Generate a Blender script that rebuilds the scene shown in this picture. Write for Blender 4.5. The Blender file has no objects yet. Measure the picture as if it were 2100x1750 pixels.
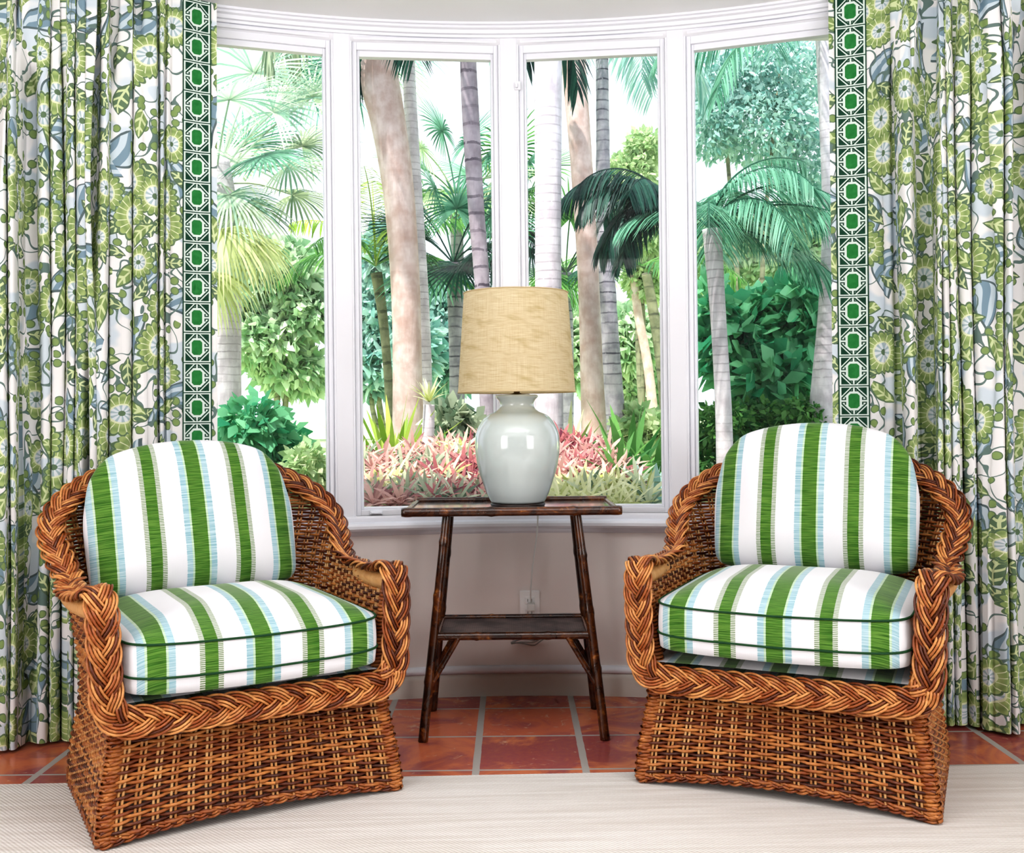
import bpy, math, random
import numpy as np
from mathutils import Vector, Matrix
random.seed(7); np.random.seed(7)
PI = math.pi
scene = bpy.context.scene
col = scene.collection
def V(*a): return np.array(a, float)
def unit(v):
    v = np.asarray(v, float); return v / max(1e-9, np.linalg.norm(v))

# ------------------------------------------------------------------ node helpers
class X:
    def __init__(s, nt, v): s.nt = nt; s.v = v
    def _m(s, op, *o, clamp=False):
        n = s.nt.nodes.new('ShaderNodeMath'); n.operation = op; n.use_clamp = clamp
        for i, a in enumerate((s,) + o):
            a = a.v if isinstance(a, X) else a
            if isinstance(a, (int, float)): n.inputs[i].default_value = a
            else: s.nt.links.new(a, n.inputs[i])
        return X(s.nt, n.outputs[0])
    def __add__(s, o): return s._m('ADD', o)
    def __radd__(s, o): return s._m('ADD', o)
    def __sub__(s, o): return s._m('SUBTRACT', o)
    def __rsub__(s, o): return s._m('MULTIPLY', -1.0)._m('ADD', o)
    def __mul__(s, o): return s._m('MULTIPLY', o)
    def __rmul__(s, o): return s._m('MULTIPLY', o)
    def __truediv__(s, o): return s._m('DIVIDE', o)
    def __neg__(s): return s._m('MULTIPLY', -1.0)
    def __lt__(s, o): return s._m('LESS_THAN', o)
    def __gt__(s, o): return s._m('GREATER_THAN', o)
    def __and__(s, o): return s._m('MULTIPLY', o)
    def __or__(s, o): return s._m('MAXIMUM', o)
    def inv(s): return 1.0 - s
    def abs(s): return s._m('ABSOLUTE')
    def fract(s): return s._m('FRACT')
    def sin(s): return s._m('SINE')
    def cos(s): return s._m('COSINE')
    def pow(s, p): return s._m('POWER', p)
    def sqrt(s): return s._m('SQRT')
    def atan2(s, o): return s._m('ARCTAN2', o)
    def smooth(s, a, b):
        n = s.nt.nodes.new('ShaderNodeMapRange'); n.interpolation_type = 'SMOOTHSTEP'
        s.nt.links.new(s.v, n.inputs[0]); n.inputs[1].default_value = a; n.inputs[2].default_value = b
        return X(s.nt, n.outputs[0])

class NT:
    """a material's node tree with short ways to add nodes"""
    def __init__(s, name):
        s.mat = bpy.data.materials.new(name); s.mat.use_nodes = True
        s.t = s.mat.node_tree; s.t.nodes.clear()
    def node(s, typ, **kw):
        n = s.t.nodes.new(typ)
        for k, v in kw.items(): setattr(n, k, v)
        return n
    def set(s, n, key, v):
        i = n.inputs[key]
        if isinstance(v, X): v = v.v
        if isinstance(v, bpy.types.NodeSocket): s.t.links.new(v, i)
        elif isinstance(v, (tuple, list)) and len(v) == 3 and i.type == 'RGBA': i.default_value = (*v, 1)
        else: i.default_value = v
    def coord(s, which='Object'): return s.node('ShaderNodeTexCoord').outputs[which]
    def xyz(s, vec):
        n = s.node('ShaderNodeSeparateXYZ'); s.t.links.new(vec, n.inputs[0])
        return [X(s.t, o) for o in n.outputs]
    def vec(s, x, y, z=0.0):
        n = s.node('ShaderNodeCombineXYZ')
        for i, a in enumerate((x, y, z)): s.set(n, i, a)
        return n.outputs[0]
    def noise(s, vec, scale, detail=3, rough=.55, dist=0.0, out=0):
        n = s.node('ShaderNodeTexNoise'); s.set(n, 'Vector', vec); s.set(n, 'Scale', scale)
        s.set(n, 'Detail', detail); s.set(n, 'Roughness', rough); s.set(n, 'Distortion', dist)
        return X(s.t, n.outputs[out])
    def vor(s, vec, scale, rnd=1.0, feature='F1'):
        n = s.node('ShaderNodeTexVoronoi', voronoi_dimensions='2D', feature=feature)
        s.set(n, 'Vector', vec); s.set(n, 'Scale', scale); s.set(n, 'Randomness', rnd); return n
    def mix(s, f, a, b):
        n = s.node('ShaderNodeMix', data_type='RGBA')
        ins = [i for i in n.inputs if i.enabled]
        for i, v in zip(ins, (f, a, b)):
            if isinstance(v, X): v = v.v
            if isinstance(v, bpy.types.NodeSocket): s.t.links.new(v, i)
            elif isinstance(v, (tuple, list)): i.default_value = (*v[:3], 1)
            else: i.default_value = v
        return [o for o in n.outputs if o.enabled][0]
    def rand(s): return X(s.t, s.node('ShaderNodeNewGeometry').outputs['Random Per Island'])
    def bump(s, h, strength=.3, dist=.002):
        n = s.node('ShaderNodeBump'); s.set(n, 'Height', h); s.set(n, 'Strength', strength); s.set(n, 'Distance', dist); return n.outputs[0]
    def bsdf(s, color, rough=.5, spec=.5, normal=None, **kw):
        n = s.node('ShaderNodeBsdfPrincipled'); s.set(n, 'Base Color', color); s.set(n, 'Roughness', rough)
        s.set(n, 'Specular IOR Level', spec)
        for k, v in kw.items(): s.set(n, k.replace('_', ' '), v)
        if normal is not None: s.set(n, 'Normal', normal)
        return n.outputs[0]
    def mixsh(s, f, a, b):
        n = s.node('ShaderNodeMixShader'); s.set(n, 0, f); s.t.links.new(a, n.inputs[1]); s.t.links.new(b, n.inputs[2]); return n.outputs[0]
    def translucent(s, color):
        n = s.node('ShaderNodeBsdfTranslucent'); s.set(n, 'Color', color); return n.outputs[0]
    def out(s, sh):
        o = s.node('ShaderNodeOutputMaterial'); s.t.links.new(sh, o.inputs[0]); return s.mat

def rgb(r, g, b):
    f = lambda c: (c / 255 / 12.92) if c / 255 <= .04045 else ((c / 255 + .055) / 1.055) ** 2.4
    return (f(r), f(g), f(b))
MATS = {}
def plain(name, c, rough=.5, spec=.4, **kw):
    m = NT(name); MATS[name] = m.out(m.bsdf(c, rough, spec, **kw)); return MATS[name]

# ------------------------------------------------------------------ materials
plain('frame_white', rgb(232, 233, 240), .38, .45)
plain('ceiling_white', rgb(249, 250, 252), .9, .1)
plain('wall_paint', rgb(240, 232, 228), .85, .15)
plain('base_paint', rgb(216, 211, 203), .6, .3)
plain('outlet_white', rgb(254, 254, 254), .35)
plain('slot_dark', rgb(40, 38, 36), .6)
plain('cord_white', rgb(225, 225, 222), .45)
plain('cord_grey', rgb(150, 148, 145), .5)
plain('brass', rgb(92, 72, 48), .35, .5, Metallic=.7)
plain('ebony', rgb(36, 24, 20), .4)
plain('piping', rgb(34, 72, 42), .75, .2)
plain('bulb', rgb(245, 242, 230), .3)
plain('pot_blue', rgb(70, 130, 155), .25, .5)
plain('soil', rgb(120, 110, 95), .95, .1)

def mat_ceramic():
    m = NT('celadon_ceramic'); n = m.noise(m.coord(), 6, 2)
    m_ = m.bsdf(m.mix(n, rgb(190, 202, 200), rgb(204, 212, 212)), .12, .55, Coat_Weight=.6, Coat_Roughness=.04)
    return m.out(m_)
MATS['ceramic'] = mat_ceramic()

def mat_cane(name, dark, mid, light):
    m = NT(name); r = m.rand(); o = m.coord()
    n = m.noise(o, 26, 3); n2 = m.noise(o, 160, 2)
    c = m.mix(r.smooth(0, .55), dark, mid); c = m.mix((r * .55 + n * .9 - .35).smooth(.25, .75), c, light)
    c = m.mix((n2 - .4) * .55, c, dark)
    return m.out(m.bsdf(c, .34, .5))
MATS['cane'] = mat_cane('rattan_cane', rgb(70, 26, 8), rgb(140, 68, 24), rgb(206, 136, 72))
MATS['braid'] = mat_cane('rattan_braid', rgb(84, 34, 10), rgb(158, 80, 30), rgb(222, 158, 94))
MATS['stake'] = mat_cane('rattan_stake', rgb(175, 118, 66), rgb(205, 150, 92), rgb(226, 182, 126))

def mat_bamboo():
    m = NT('burnt_bamboo'); o = m.coord(); n = m.noise(o, 9, 4, .6, 1.5); n2 = m.noise(o, 45, 3, .6, 1.0)
    c = m.mix(n.smooth(.35, .7), rgb(38, 18, 10), rgb(96, 50, 20)); c = m.mix((n2 * n).smooth(.3, .48), c, rgb(168, 104, 46))
    return m.out(m.bsdf(c, .25, .5, Coat_Weight=.3, Coat_Roughness=.1))
MATS['bamboo'] = mat_bamboo()
def mat_lacquer():
    m = NT('dark_lacquer_top'); n = m.noise(m.coord(), 14, 3)
    return m.out(m.bsdf(m.mix(n, rgb(40, 30, 34), rgb(70, 50, 46)), .16, .7, Coat_Weight=.6, Coat_Roughness=.1))
MATS['lacquer'] = mat_lacquer()
def mat_shelf():
    m = NT('woven_shelf'); x, y, z = m.xyz(m.coord())
    w = (x * 900).sin() * .25 + (y * 900).sin() * .25 + .5
    n = m.noise(m.coord(), 12, 4); c = m.mix(n.smooth(.35, .65), rgb(52, 42, 44), rgb(112, 96, 92))
    c = m.mix(w * .5, c, rgb(60, 46, 44)); return m.out(m.bsdf(c, .45, .4, m.bump(w, .4, .001)))
MATS['woven_shelf'] = mat_shelf()

def mat_shade():
    m = NT('burlap_shade'); uv = m.coord('UV'); u, v, _ = m.xyz(uv)
    wob = m.noise(uv, 3.0, 2)
    h = m.noise(m.vec(u * 3, (v + wob * .03) * 150), 1.0, 3, .7); k = m.noise(m.vec(u * 170, v * 3), 1.0, 3, .7)
    t = (h.smooth(.3, .7) * .6 + k.smooth(.3, .7) * .4)
    c = m.mix(t, rgb(214, 190, 140), rgb(250, 238, 210))
    big = m.noise(m.vec(u * 2, (v + u * .12) * 11), 1.0, 2); c = m.mix(big.smooth(.5, .75) * .55, c, rgb(196, 172, 112))
    b = m.bsdf(c, .9, .1, m.bump(t, .3, .001)); return m.out(m.mixsh(.4, b, m.translucent(c)))
MATS['shade'] = mat_shade()

def mat_stripe():
    m = NT('striped_fabric'); uv = m.coord('UV'); u, v, _ = m.xyz(uv)
    t = (u / .25).fract(); db = (t - .5).abs(); da = .5 - db
    st = m.noise(m.vec(u * 10, v * 420), 1.0, 2, .6); st2 = m.noise(m.vec(u * 25, v * 150), 1.0, 2, .6)
    white = m.mix(m.noise(uv, 5, 2), rgb(226, 225, 230), rgb(236, 236, 240))
    green = m.mix(st.smooth(.35, .65), rgb(48, 92, 30), rgb(108, 150, 66)); green = m.mix(st2.smooth(.45, .7) * .45, green, rgb(66, 122, 42))
    blue = m.mix(st.smooth(.3, .7), rgb(128, 174, 188), rgb(198, 218, 224)); pale = m.mix(st.smooth(.35, .7), rgb(168, 198, 158), rgb(214, 228, 214))
    tick = (v * 210 + st2 * .6).fract(); tk = m.mix((tick > .52), rgb(216, 218, 212), rgb(112, 136, 96))
    edge = (st - .5) * .012
    c = white
    c = m.mix((da + edge) < .168, c, blue); c = m.mix((da + edge) < .104, c, pale); c = m.mix((da + edge * .5) < .083, c, green)
    c = m.mix((db + edge) < .112, c, tk); c = m.mix((db + edge * .6) < .062, c, green)
    w = (u * 2600).sin() * .2 + st * .6
    b = m.bsdf(c, .9, .12, m.bump(w, .2, .0006), Sheen_Weight=.35, Sheen_Roughness=.4); return m.out(b)
MATS['stripe'] = mat_stripe()

def mat_floral():
    m = NT('floral_linen'); uv = m.coord('UV')
    wn = m.noise(uv, 4.0, 2, out=1)
    u0, v0, _ = m.xyz(uv); wx, wy, _ = m.xyz(wn.v)
    u = u0 + (wx - .5) * .05; v = v0 + (wy - .5) * .05; wuv = m.vec(u, v)
    ink = rgb(40, 74, 80); lime = rgb(116, 146, 54); lime2 = rgb(160, 182, 96); deep = rgb(58, 100, 44); blue = rgb(104, 138, 158); pale = rgb(204, 216, 226)
    n1 = m.noise(uv, 5.5, 2); n2 = m.noise(uv, 11, 2)
    c = m.mix(n1.smooth(.53, .58), rgb(240, 238, 238), pale)
    def local(scale, off, rnd=.9):
        n = m.vor(m.vec(u + off, v + off * .7), scale, rnd); p = m.xyz(n.outputs['Position']); k = m.xyz(n.outputs['Color'])
        return (u + off - p[0]) * scale, (v + off * .7 - p[1]) * scale, k
    def rot(x, y, k):
        a = k * 6.283; return x * a.cos() + y * a.sin(), y * a.cos() - x * a.sin()
    # blue plumes: striped arcs
    x, y, k = local(5.0, 3.1); x, y = rot(x, y, k[0]); yy = y - x * x * 1.3
    leaf = (yy.abs() < (.24 - x * x * 1.1)) & (k[1] > .25)
    veins = ((yy * 30 + x * 16).sin() > .1)
    c = m.mix(leaf, c, m.mix(veins, blue, rgb(196, 212, 222)))
    c = m.mix(leaf & (yy.abs() > (.205 - x * x * 1.1)), c, ink)
    # stems
    st = m.noise(uv, 7.0, 1); stem = ((st - .5).abs() < .009) | ((n1 - .43).abs() < .007); c = m.mix(stem, c, rgb(70, 104, 96))
    # small dots
    x, y, k = local(26.0, 1.7, .8); r = (x * x + y * y).sqrt(); on = k[0] > .6
    c = m.mix(on & (r < .36), c, lime); c = m.mix(on & (r < .36) & (r > .28), c, deep)
    # leaves
    for sc, off, cc, dk in ((8.0, 5.3, deep, rgb(44, 84, 36)), (7.0, 9.9, lime, deep)):
        x, y, k = local(sc, off); x, y = rot(x, y, k[0]); yy = y + x * x * .5
        wid = .17 - x * x * .9; leaf = (yy.abs() < wid) & (k[1] > .42)
        ve = ((yy.abs() * 26 - x * 30).sin() > .55) | (yy.abs() < .018)
        c = m.mix(leaf, c, m.mix(ve, cc, rgb(206, 218, 160))); c = m.mix(leaf & (yy.abs() > wid - .035), c, dk)
    # flowers
    for sc, off, n, thr in ((5.2, .4, 9.0, .57), (6.4, 7.7, 7.0, .70)):
        x, y, k = local(sc, off); r = (x * x + y * y).sqrt(); th = y.atan2(x) + k[0] * 6.28
        R = (.30 + k[1] * .08) + ((th * n).cos().abs()) * .05; on = k[2] > thr
        c = m.mix(on & (r < R), c, m.mix((r * 40).sin() * .5 + .5, lime, lime2))
        c = m.mix(on & (r < R - .03) & ((th * n * 1.0).cos().abs() < .22), c, rgb(226, 232, 190))
        c = m.mix(on & ((r - R + .02).abs() < .016), c, deep)
        c = m.mix(on & (r < .17), c, m.mix((th * 10).cos() > .2, rgb(222, 228, 232), rgb(160, 184, 190)))
        c = m.mix(on & ((r - .17).abs() < .014), c, rgb(226, 232, 190)); c = m.mix(on & (r < .05), c, deep)
    c = m.mix(.12, c, rgb(240, 242, 242))
    b = m.bsdf(c, .9, .1); return m.out(m.mixsh(.09, b, m.translucent(c)))
MATS['floral'] = mat_floral()

def mat_trim():
    m = NT('fretwork_tape'); u, v, _ = m.xyz(m.coord('UV'))   # u across 0..1, v in tiles
    pu = (u - .5).abs() * 1.09; fv = v.fract(); pv = (fv - .5).abs() * 1.10
    s = pu + pv; dark = m.mix(m.noise(m.coord(), 90, 2), rgb(18, 52, 42), rgb(44, 86, 64)); mid = m.mix(m.noise(m.coord(), 60, 2), rgb(34, 112, 52), rgb(62, 146, 80))
    c = rgb(222, 234, 228)
    inb = (pu < .44) & (pv < .49)
    c = m.mix(inb & (s > .62), c, dark)
    band = (s > .49) & (s < .565) & inb; c = m.mix(band, c, dark)
    hk1 = (pu > .275) & (pu < .44) & (pv > .03) & (pv < .14) & (s < .56) & ((pu > .325) & (pu < .40) & (pv > .07)).inv()
    hk2 = (pv > .35) & (pv < .49) & (pu > .03) & (pu < .17) & (s < .56) & ((pv > .39) & (pv < .45) & (pu > .07)).inv()
    c = m.mix(hk1 | hk2, c, dark)
    c = m.mix((pu < .195) & (pv < .27) & (s < .385), c, mid)
    c = m.mix((pu > .5) | (pv > .53), c, dark)
    return m.out(m.mixsh(.12, m.bsdf(c, .85, .15), m.translucent(c)))
MATS['trim'] = mat_trim()

def mat_tiles():
    m = NT('terracotta_tiles'); o = m.coord(); x, y, z = m.xyz(o)
    P = .3085; a = (x + .112 + .0) / P; b = (y - 2.948) / P
    fa = (a.fract() - .5).abs(); fb = (b.fract() - .5).abs()
    wob = m.noise(o, 14, 2) * .012
    g = ((fa + wob) > .472) | ((fb + wob) > .489)
    ida = a._m('FLOOR'); idb = b._m('FLOOR')
    wn = m.node('ShaderNodeTexWhiteNoise', noise_dimensions='2D'); m.set(wn, 'Vector', m.vec(ida, idb)); r = X(m.t, wn.outputs[0])
    n = m.noise(o, 5, 4, .6, 1.2); n2 = m.noise(o, 13, 4, .65, 2.0); n3 = m.noise(o, 55, 3)
    c = m.mix(r, rgb(196, 100, 74), rgb(224, 136, 88)); c = m.mix((n + r * .25).smooth(.5, .75), c, rgb(156, 78, 78))
    c = m.mix((n2 * .9 + (y - 2.9) * .06).smooth(.56, .68) * .7, c, rgb(222, 180, 150)); c = m.mix((n3 - .4) * .6, c, rgb(205, 112, 66))
    c = m.mix(g, c, rgb(172, 166, 160))
    h = m.mix(g, m.mix(n2, (.75, .75, .75), (1, 1, 1)), (0, 0, 0))
    return m.out(m.bsdf(c, m.mix(g, (.26,) * 3, (.8,) * 3), .45, m.bump(h, .35, .006)))
MATS['tiles'] = mat_tiles()

def mat_rug():
    m = NT('woven_cream_rug'); o = m.coord(); x, y, z = m.xyz(o)
    w = (x * 520 + y * 520).sin() * .5 + .5; w2 = (y * 620).sin() * .5 + .5
    n = m.noise(m.vec(x * 2, y * 45), 1.0, 4, .6); n2 = m.noise(o, 160, 2)
    c = m.mix(n.smooth(.3, .7), rgb(216, 210, 204), rgb(236, 233, 230)); c = m.mix(w * .35 + n2 * .15, c, rgb(190, 181, 172))
    return m.out(m.bsdf(c, .95, .1, m.bump(w * .6 + w2 * .4, .5, .0025)))
MATS['rug'] = mat_rug()

def mat_glass():
    m = NT('window_glass'); tr = m.node('ShaderNodeBsdfTransparent').outputs[0]; gl = m.node('ShaderNodeBsdfGlossy'); m.set(gl, 'Roughness', .02)
    fr = m.node('ShaderNodeFresnel'); m.set(fr, 'IOR', 1.35)
    df = m.node('ShaderNodeBsdfDiffuse'); m.set(df, 'Color', (.9, .95, 1))
    a = m.mixsh(X(m.t, fr.outputs[0]) * .16, tr, gl.outputs[0]); return m.out(m.mixsh(.008, a, df.outputs[0]))
MATS['glass'] = mat_glass()

def mat_leaf(name, c1, c2, tl=.45, rough=.45):
    m = NT(name); r = m.rand(); n = m.noise(m.coord(), 3.0, 2)
    c = m.mix((r * .6 + n * .4).smooth(.15, .85), c1, c2)
    return m.out(m.mixsh(tl, m.bsdf(c, rough, .4), m.translucent(c)))
LF = {}
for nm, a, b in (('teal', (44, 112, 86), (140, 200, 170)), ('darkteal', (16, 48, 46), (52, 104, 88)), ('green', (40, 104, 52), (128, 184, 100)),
                 ('lime', (120, 160, 50), (204, 222, 110)), ('pale', (150, 186, 130), (222, 234, 190)), ('far', (150, 190, 146), (228, 240, 212)),  # far and farblue: distance haze put into the leaf colour as paleness
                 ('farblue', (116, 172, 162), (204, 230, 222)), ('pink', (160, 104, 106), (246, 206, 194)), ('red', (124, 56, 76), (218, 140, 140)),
                 ('creamleaf', (176, 186, 104), (252, 250, 214)), ('sage', (92, 122, 96), (222, 228, 200)), ('straw', (160, 172, 104), (226, 230, 172)),
                 ('ficus', (50, 148, 106), (140, 208, 158)), ('silverfan', (120, 164, 140), (216, 230, 206))):
    LF[nm] = mat_leaf('leaf_' + nm, rgb(*a), rgb(*b))
def mat_bark(name, c1, c2, ring, rs=18.0):
    m = NT(name); o = m.coord(); x, y, z = m.xyz(o); n = m.noise(o, 9, 4, .6); n2 = m.noise(m.vec(x * 40, y * 40, z * 9), 1.0, 3)
    c = m.mix(n.smooth(.3, .7), c1, c2); rr = ((z * rs + n * .5).fract()); c = m.mix((0.0 if 'tan' in name else 1.0) * (rr < .16) & (n2 > .35) & X(m.t, m.noise(o, 3, 1).v).smooth(.3, .7), c, m.mix(.5, ring, c1) if c1[0] > .4 else ring)
    c = m.mix((n2 - .4) * .7, c, ring)
    return m.out(m.bsdf(c, .85, .2, m.bump(n2, .4, .01)))
BK = {'pale': mat_bark('bark_pale', rgb(192, 182, 188), rgb(228, 221, 225), rgb(146, 136, 142), 22), 'tan': mat_bark('bark_tan', rgb(196, 166, 156), rgb(228, 208, 202), rgb(160, 124, 112), 5),
      'grey': mat_bark('bark_grey', rgb(142, 138, 148), rgb(190, 184, 192), rgb(88, 84, 96), 14), 'olive': mat_bark('bark_olive', rgb(112, 116, 92), rgb(160, 158, 132), rgb(80, 82, 70), 8),
      'ringed': mat_bark('bark_ringed', rgb(150, 138, 146), rgb(186, 174, 182), rgb(84, 74, 86), 9.5)}
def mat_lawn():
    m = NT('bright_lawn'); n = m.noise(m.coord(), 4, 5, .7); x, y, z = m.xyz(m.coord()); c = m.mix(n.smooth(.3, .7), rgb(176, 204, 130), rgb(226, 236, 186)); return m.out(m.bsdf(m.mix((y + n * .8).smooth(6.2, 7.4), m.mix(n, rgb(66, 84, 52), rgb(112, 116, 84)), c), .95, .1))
MATS['lawn'] = mat_lawn()

# ------------------------------------------------------------------ mesh builder
class MB:
    def __init__(s): s.v = []; s.f = []; s.n = 0; s.uv = {}
    def add(s, verts, faces, uvs=None):
        o = s.n; s.v.append(np.asarray(verts, float).reshape(-1, 3)); s.n += len(s.v[-1])
        if uvs is not None:
            for i, w in enumerate(uvs): s.uv[o + i] = w
        s.f.extend([tuple(int(i) + o for i in f) for f in faces])
    def box(s, x0, x1, y0, y1, z0, z1, T=None):
        p = np.array([(x, y, z) for x in (x0, x1) for y in (y0, y1) for z in (z0, z1)], float)
        if T is not None: p = T(p)
        s.add(p, [(0, 1, 3, 2), (4, 6, 7, 5), (0, 4, 5, 1), (2, 3, 7, 6), (0, 2, 6, 4), (1, 5, 7, 3)])
    def tube(s, pts, r, n=6, closed=False, cap=True, frame=None):
        p = np.asarray(pts, float); m = len(p); r = np.broadcast_to(np.asarray(r, float), (m,))
        t = (np.roll(p, -1, 0) - np.roll(p, 1, 0)) if closed else np.gradient(p, axis=0)
        t /= np.maximum(np.linalg.norm(t, axis=1), 1e-9)[:, None]
        ref = np.array([.31, .17, .93]) if frame is None else np.asarray(frame, float)
        a = np.cross(t, np.broadcast_to(ref, t.shape)); la = np.linalg.norm(a, axis=1)
        bad = la < .2
        if bad.any(): a[bad] = np.cross(t[bad], np.array([.9, .4, .1]))
        a /= np.linalg.norm(a, axis=1)[:, None]
        if bad.any():
            for i in range(1, m):      # keep the frame steady
                b_ = a[i - 1] - t[i] * np.dot(a[i - 1], t[i]); a[i] = unit(b_)
        b = np.cross(t, a); th = np.linspace(0, 2 * PI, n, endpoint=False)
        ring = p[:, None] + r[:, None, None] * (np.cos(th)[None, :, None] * a[:, None] + np.sin(th)[None, :, None] * b[:, None])
        o = s.n; s.v.append(ring.reshape(-1, 3)); s.n += m * n
        i = np.arange(m if closed else m - 1)[:, None]; j = np.arange(n)[None]
        i2 = (i + 1) % m; j2 = (j + 1) % n
        q = np.stack([i * n + j, i * n + j2, i2 * n + j2, i2 * n + j], -1).reshape(-1, 4) + o
        s.f.extend(map(tuple, q.tolist()))
        if cap and not closed: s.f.append(tuple(o + k for k in range(n))[::-1]); s.f.append(tuple(o + (m - 1) * n + k for k in range(n)))
    def lathe(s, prof, c=(0, 0, 0), n=48, cap=True):
        th = np.linspace(0, 2 * PI, n, endpoint=False); pr = np.asarray(prof, float)
        P = np.stack([pr[:, 0:1] * np.cos(th) + c[0], pr[:, 0:1] * np.sin(th) + c[1], np.repeat(pr[:, 1:2], n, 1) + c[2]], -1)
        s.grid(P, wrap=True)
        if cap: m = len(pr); o = s.n - m * n; s.f.append(tuple(o + k for k in range(n))[::-1]); s.f.append(tuple(o + (m - 1) * n + k for k in range(n)))
    def grid(s, P, wrap=False, uv=None):
        m, n = P.shape[:2]; o = s.n; s.v.append(P.reshape(-1, 3)); s.n += m * n
        i = np.arange(m - 1)[:, None]; j = np.arange(n if wrap else n - 1)[None]; j2 = (j + 1) % n
        q = np.stack([i * n + j, i * n + j2, (i + 1) * n + j2, (i + 1) * n + j], -1).reshape(-1, 4) + o
        s.f.extend(map(tuple, q.tolist()))
        if uv is not None:
            for k, w in enumerate(uv.reshape(-1, 2)): s.uv[o + k] = w
    def strips(s, P, W):
        """many ribbons at once: P (k, m, 3) centre lines, W (k, m, 3) half-width vectors"""
        k, m = P.shape[:2]; L = np.stack([P - W, P + W], 2).reshape(-1, 3); o = s.n; s.v.append(L); s.n += len(L)
        a = (np.arange(k)[:, None] * m + np.arange(m - 1)[None]) * 2 + o
        s.f.extend(map(tuple, np.stack([a, a + 1, a + 3, a + 2], -1).reshape(-1, 4).tolist()))
    def build(s, name, mat, parent=None, smooth=False, bevel=0, loc=None):
        me = bpy.data.meshes.new(name); me.from_pydata(np.concatenate(s.v).tolist(), [], s.f)
        if s.uv:
            l = me.uv_layers.new(name='UVMap'); vi = np.empty(len(me.loops), int); me.loops.foreach_get('vertex_index', vi)
            tab = np.zeros((s.n, 2)); ks = np.array(list(s.uv.keys())); tab[ks] = np.array(list(s.uv.values()))
            l.data.foreach_set('uv', tab[vi].ravel())
        me.materials.append(mat)
        if smooth: me.polygons.foreach_set('use_smooth', [True] * len(me.polygons))
        me.update(); o = bpy.data.objects.new(name, me); col.objects.link(o)
        if parent: o.parent = parent
        if loc is not None: o.location = loc
        if bevel:
            b = o.modifiers.new('bevel', 'BEVEL'); b.width = bevel; b.segments = 2; b.limit_method = 'ANGLE'
        return o

def tag(o, label, cat, group=None, kind=None):
    if label: o['label'] = label
    if cat: o['category'] = cat
    if group: o['group'] = group
    if kind: o['kind'] = kind
    return o
def thing(name, label, cat, loc=(0, 0, 0), rz=0.0, group=None):
    o = bpy.data.objects.new(name, None); col.objects.link(o); o.location = loc; o.rotation_euler = (0, 0, rz); o.empty_display_size = .1
    return tag(o, label, cat, group)
def struct(o): o['kind'] = 'structure'; return o
def copy_tree(o, parent=None):
    c = o.copy(); col.objects.link(c)
    if parent: c.parent = parent
    for ch in list(o.children): copy_tree(ch, c)
    return c
def resample(pts, n=None, step=None, closed=False):
    """Catmull-Rom through pts, resampled to even arc length"""
    p = np.asarray(pts, float); m = len(p); out = []
    for i in range(m if closed else m - 1):
        g = lambda k: p[k % m] if closed else p[min(max(k, 0), m - 1)]
        p0, p1, p2, p3 = g(i - 1), g(i), g(i + 1), g(i + 2)
        for t in np.linspace(0, 1, 16, endpoint=False):
            out.append(.5 * (2 * p1 + (p2 - p0) * t + (2 * p0 - 5 * p1 + 4 * p2 - p3) * t * t + (3 * p1 - p0 - 3 * p2 + p3) * t ** 3))
    out.append(p[0] if closed else p[-1]); q = np.array(out)
    d = np.concatenate([[0], np.cumsum(np.linalg.norm(np.diff(q[:, :3], axis=0), axis=1))])
    if n is None: n = int(d[-1] / step) + 2
    s = np.linspace(0, d[-1], n, endpoint=not closed)
    return np.stack([np.interp(s, d, q[:, k]) for k in range(q.shape[1])], 1), d[-1]

# ------------------------------------------------------------------ camera
EYE = 1.0; F = 2150.0; HOR = 850.0; ROLL = .0105
cam = bpy.data.cameras.new('camera'); co = bpy.data.objects.new('camera', cam); col.objects.link(co)
cam.sensor_width = 36; cam.lens = 36 * F / 2100; cam.shift_y = -(875 - HOR) / 2100; cam.clip_start = .05; cam.clip_end = 300
co.location = (0, 0, EYE); co.rotation_euler = (Matrix.Rotation(PI / 2, 3, 'X') @ Matrix.Rotation(-ROLL, 3, 'Z')).to_euler()
scene.camera = co
def at(px, py, Y):
    """where a ray of the survey photograph meets the vertical plane at distance Y"""
    dx, dy = px - 1050, py - HOR
    x = dx - ROLL * dy; y = dy + ROLL * dx
    return V(x / F * Y, Y, EYE - y / F * Y)

# ------------------------------------------------------------------ the room
CZ = 2.385; R0 = 2.75; CY = .99
def bay(a, r=R0): return V(r * math.sin(a), CY + r * math.cos(a))
J = [bay(k * .2145) for k in (-2, -1, 0, 1, 2)]
A2 = 2 * .2145
def plan(off):
    """the wall's inner face in plan, moved into the room by off"""
    pts = [(-2.7, 3.36 - off), (J[0][0] - .12, J[0][1] - .025 - off)]
    pts += [tuple(bay(a, R0 - off)) for a in np.linspace(-A2, A2, 41)]
    pts += [(J[4][0] + .12, J[4][1] - .025 - off), (2.7, 3.36 - off)]
    return np.array(pts)
def sweep_plan(name, prof, mat, lo=None, hi=None, smooth=True):
    """prof: list of (offset into the room, z)"""
    P = []
    for off, z in prof:
        p = plan(off); p = p[lo:hi]; P.append(np.column_stack([p, np.full(len(p), z)]))
    m = MB(); m.grid(np.array(P)); o = m.build(name, mat, smooth=smooth); 
    return struct(o)
m = MB(); m.box(-2.8, 2.8, -3.2, 3.95, -.12, 0); struct(m.build('floor', MATS['tiles']))
m = MB(); m.box(-2.8, 2.8, -3.2, 3.92, CZ, CZ + .12); struct(m.build('ceiling', MATS['ceiling_white']))
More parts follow.
